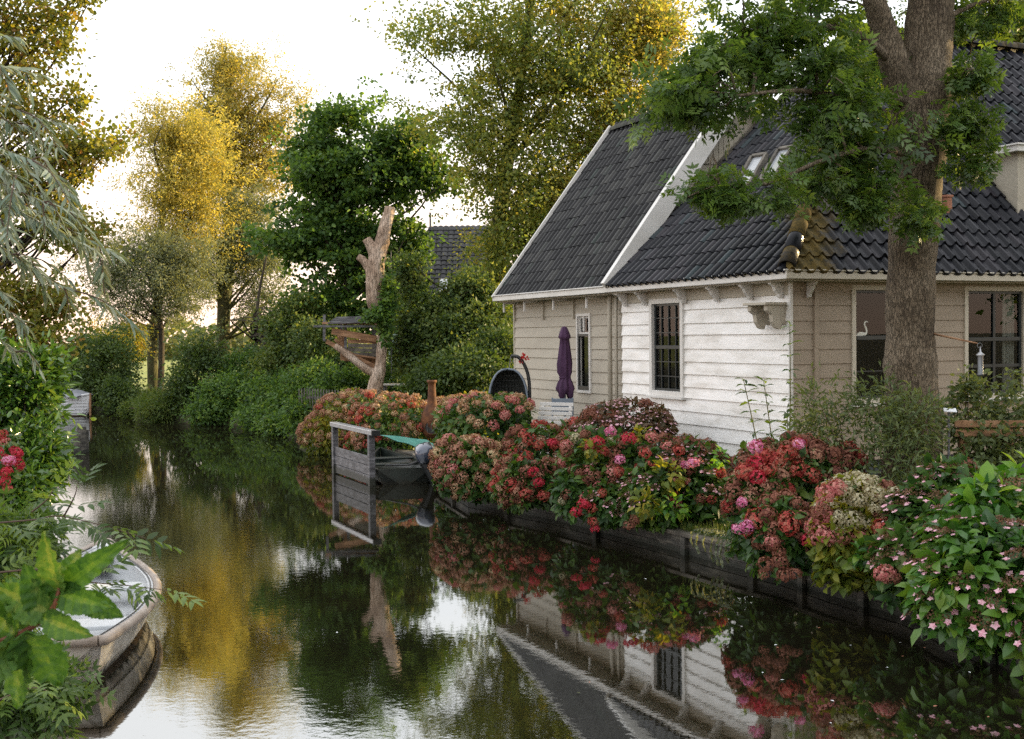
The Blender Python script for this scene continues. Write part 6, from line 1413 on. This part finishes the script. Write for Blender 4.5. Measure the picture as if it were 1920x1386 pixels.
def farhouse():
    D = 52; k = D / F; t = thing('far_house', 'pale far house with dark tiled roof and skylights mostly hidden by trees', 'house', tuple(Vector((at(850, 700, D).x, D, GZ))))
    A = lambda x, y, d=0: at(x, y, D + d)
    zr = A(850, 428).z; ze = A(850, 575, -4).z; x0 = A(745, 600).x; x1 = A(985, 600).x; y0 = D - 4; y1 = D + 4
    O = Vector((x0 - .3, y0 - .3, ze)); es = Vector((0, 4.3, zr - ze)); h = es.length; es.normalize(); ex = Vector((1, 0, 0)); nn = ex.cross(es)
    rl = A(803, 430).x; rr_ = A(920, 430).x
    cL = (Vector((x0 - .3, 0, 0)), None)
    tilesheet('roof', O, ex, es, nn, x1 - x0 + .6, h, M['tile_old'], t, [(O, Vector((-(zr - ze) , 0, (rl - x0 + .3))).normalized()), (Vector((x1 + .3, y0, ze)), Vector((zr - ze, 0, (x1 + .3 - rr_))).normalized())], tw=.24, th=.32, seed=33, mossf=lambda x, y: 0 * x - .1)
    q = MB(); q.add([Vector((rl, D, zr)), Vector((rr_, D, zr)), Vector((x1 + .3, y1 + .3, ze)), Vector((x0 - .3, y1 + .3, ze)), Vector((x0 - .3, y0 - .3, ze - .02)), Vector((x1 + .3, y0 - .3, ze - .02))], [(0, 1, 2, 3), (0, 3, 4), (1, 5, 2)]); q.build('rear_roof', M['tile_old'], t)
    q = MB(); q.box(Vector((x0, y0, GZ - .1)), Vector((x1 - x0, 0, 0)), Vector((0, 8, 0)), Zv * (ze - GZ + .08)); q.build('wall', M['paleplaster'], t)
    q = MB(); q.box(Vector((x0 - .35, y0 - .42, ze - .12)), Vector((x1 - x0 + .7, 0, 0)), Vector((0, .12, 0)), Zv * .14); q.build('gutter', M['trim'], t)
    for (x, y) in ((784, 545), (838, 540), (914, 540)):
        p = onplane(x, y, O, nn); q = MB(); q.box(p - ex * .35 - es * .5 + nn * .03, ex * .7, es * 1.0, nn * .10); f_ = q.build('skylight', M['cap'], t); q = MB(); q.box(p - ex * .29 - es * .44 + nn * .132, ex * .58, es * .88, nn * .004); q.build('pane', M['skylight'], f_)
    for x in (770, 810, 860, 915):
        p = A(x, 650, -4); q = MB(); q.box(Vector((p.x - .5, y0 - .03, 1.3)), Vector((1.0, 0, 0)), Vector((0, .05, 0)), Zv * 1.5); w = q.build('window', M['trim'], t); q = MB(); q.box(Vector((p.x - .42, y0 - .036, 1.38)), Vector((.84, 0, 0)), Vector((0, .01, 0)), Zv * 1.34); q.build('pane', M['dark'], w)
    q = MB(); q.tube([Vector((rl + .1, D, zr - .2)), Vector((rl + .1, D, zr + .7))], .05, 8); q.build('vent_pipe', M['greywood'], t)
farhouse()
def picket():
    a, b = Vector(gp(560, 33.5)), Vector(gp(650, 31.5)); t = thing('picket_fence', 'low dark picket fence behind the far end hydrangea', 'fence', tuple(a)); d = b - a; n = 18; e = d.normalized()
    for i in range(n):
        p = a + d * (i / (n - 1)); q = MB(); q.box(p - Zv * .05 - e * .03, e * .06, Vector((0, .025, 0)), Zv * 1.25); q.build('picket', M['quay'], t)
    for z in (.35, .95): q = MB(); q.bar(a + Zv * z + Vector((0, .04, 0)), b + Zv * z + Vector((0, .04, 0)), .03, .07); q.build('rail', M['quay'], t)
picket()
def whitetable():
    p = at(745, 722, 34); t = thing('garden_table', 'low pale table in the shade right of the stump foot', 'table', (p.x, p.y, GZ)); q = MB(); q.box(p + Vector((-.42, -.3, 0)), Vector((.85, 0, 0)), Vector((0, .6, 0)), Zv * .04); q.build('top', M['trim'], t, bevel=.005)
    for x in (-.38, .36):
        for y in (-.26, .24): q = MB(); q.box(Vector((p.x + x, p.y + y, GZ)), Vector((.05, 0, 0)), Vector((0, .05, 0)), Zv * (p.z - GZ)); q.build('leg', M['greywood'], t)
whitetable()

# ------------------------------------------------------------------ ground cover, ivy, floating leaves
def scatter():
    g = np.random.default_rng(200); P = []
    for x, y, D, sx_, sd_, n in ((285, 770, 42.5, 5.0, 2.0, 7000), (200, 760, 50, 5, 2, 2500), (420, 770, 41, 6, 1.4, 4000), (1310, 970, 15.2, 1.2, .7, 1600), (1380, 980, 14.2, .8, .7, 1200), (1040, 900, 19.5, 1.2, 1.5, 1200), (760, 800, 30.5, 3.0, 2.5, 3000), (1000, 800, 23.5, 2.0, 1.6, 1500), (1700, 950, 13, 2.2, 1.6, 3500), (640, 790, 34, 3, 2, 2500)):
        c = at(x, y, D); q = np.stack([c.x + g.normal(size=n) * sx_ * .5, D + g.normal(size=n) * sd_ * .5, np.full(n, GZ)], 1); P.append(q)
    P = np.concatenate(P)
    poly = [Vector(p) for p in RB + FB + LB]; px_ = np.array([p.x for p in poly]); py_ = np.array([p.y for p in poly]); ins = np.zeros(len(P), bool); j = len(poly) - 1
    for i in range(len(poly)):
        c = ((py_[i] > P[:, 1]) != (py_[j] > P[:, 1])) & (P[:, 0] < (px_[j] - px_[i]) * (P[:, 1] - py_[i]) / (py_[j] - py_[i] + 1e-9) + px_[i]); ins ^= c; j = i
    P = P[~ins]; d_ = np.array([(p - np.array(C)).dot(np.array(V)) for p in P]); s_ = np.array([(p - np.array(C)).dot(np.array(U)) for p in P]); P = P[~((d_ > -.05) & (s_ > -.05) & (s_ < 10))]
    n = len(P); A = g.normal(size=(n, 3)) * .35; A[:, 2] = 1; far = P[:, 1] > 30
    tag(link('grass', leaves('grass', P, A, g.normal(size=(n, 3)), np.where(far, .45, .13) * (.5 + g.random(n)), T_quad(.10, .0), g.random(n)), LM['grass']), kind='stuff')
    # sunlit hedge at the end of the meadow
    n = 14000; X = g.uniform(-110, 30, n); Y = 150 + g.normal(size=n) * 3; hgt = 2.5 + 2.2 * np.sin(X * .13) + 1.2 * np.sin(X * .41 + 1) + .8 * np.sin(X * 1.3); Z_ = GZ + g.random(n) * np.maximum(hgt, 1)
    tag(link('distant_hedge', leaves('distant_hedge', np.stack([X, Y, Z_], 1), g.normal(size=(n, 3)), g.normal(size=(n, 3)), .8 * (.5 + g.random(n)), T_quad(.8), g.random(n)), LM['far']), kind='stuff')
scatter()
def ivy():
    rts = []
    g = random.Random(5)
    for x, y, y2 in ((1322, 992, 1020), (1332, 994, 1030), (1345, 998, 1024), (1360, 1003, 1045), (1370, 1006, 1052), (1378, 1008, 1056), (1388, 1010, 1046), (1398, 1012, 1040)):
        p = np.array(gz(x, y + 4, .40)); p[0] -= .11; q = p.copy(); q[2] = max(.02, .40 - (y2 - y) / 150); q[0] -= .04; m_ = (p + q) / 2; m_[0] -= .05; b0 = p + np.array([.3, .1, .0]); rts.append([b0, p + np.array([0, 0, .03]), m_, q])
    hanging('ivy_trails', 'pale green creeper trailing over the quay cap below the pink heads', rts, 81, .045, 'greywillow', T_round(.8), .004, dens=60, cat='creeper', droop=.5, m='stem')
ivy()
def floating():
    pts = [(1535, 1178, 'brick'), (1452, 1210, 'card'), (1460, 1215, 'brick'), (1690, 1205, 'card'), (1736, 1215, 'brick'), (1691, 1231, 'brick'), (1661, 1251, 'card'), (1430, 1262, 'card'), (1463, 1275, 'card'), (1564, 1315, 'card'), (1750, 1325, 'brick'), (1820, 1262, 'card'), (1852, 1345, 'brick'), (1555, 1355, 'card'), (1597, 1210, 'card'), (1212, 1086, 'card'), (1180, 1140, 'brick'), (1105, 1280, 'brick'), (1088, 1300, 'hydr'), (700, 945, 'card'), (742, 957, 'card'), (865, 990, 'card'), (955, 993, 'card'), (905, 975, 'card'), (632, 1187, 'card'), (220, 825, 'card'), (170, 827, 'card'), (1850, 1388, 'brick'), (1240, 1010, 'card'), (1300, 1095, 'hydr')]
    rg = random.Random(7)
    for i, (x, y, m) in enumerate(pts):
        p = gz(x, y, .006); s = rg.uniform(.022, .038); an = rg.uniform(0, 6.28); tv, tf = T_leaf(.6, .12, -.1); q = MB()
        q.add([p + Vector(((a * math.cos(an) - b * math.sin(an)) * s, (a * math.sin(an) + b * math.cos(an)) * s, c * s)) for a, b, c in tv], tf)
        lab = {'card': 'tiny white petal floating on the dark canal water', 'brick': 'small orange fallen leaf floating on the dark water', 'hydr': 'small green leaf floating on the dark canal water'}[m]
        tag(q.build('floating_petal' if m == 'card' else 'fallen_leaf', M['card'] if m == 'card' else (M['brick'] if m == 'brick' else M['stem'])), lab, 'petal' if m == 'card' else 'leaf', {'card': 'white petals on the water', 'brick': 'orange leaves on the water', 'hydr': 'green leaves on the water'}[m])
floating()
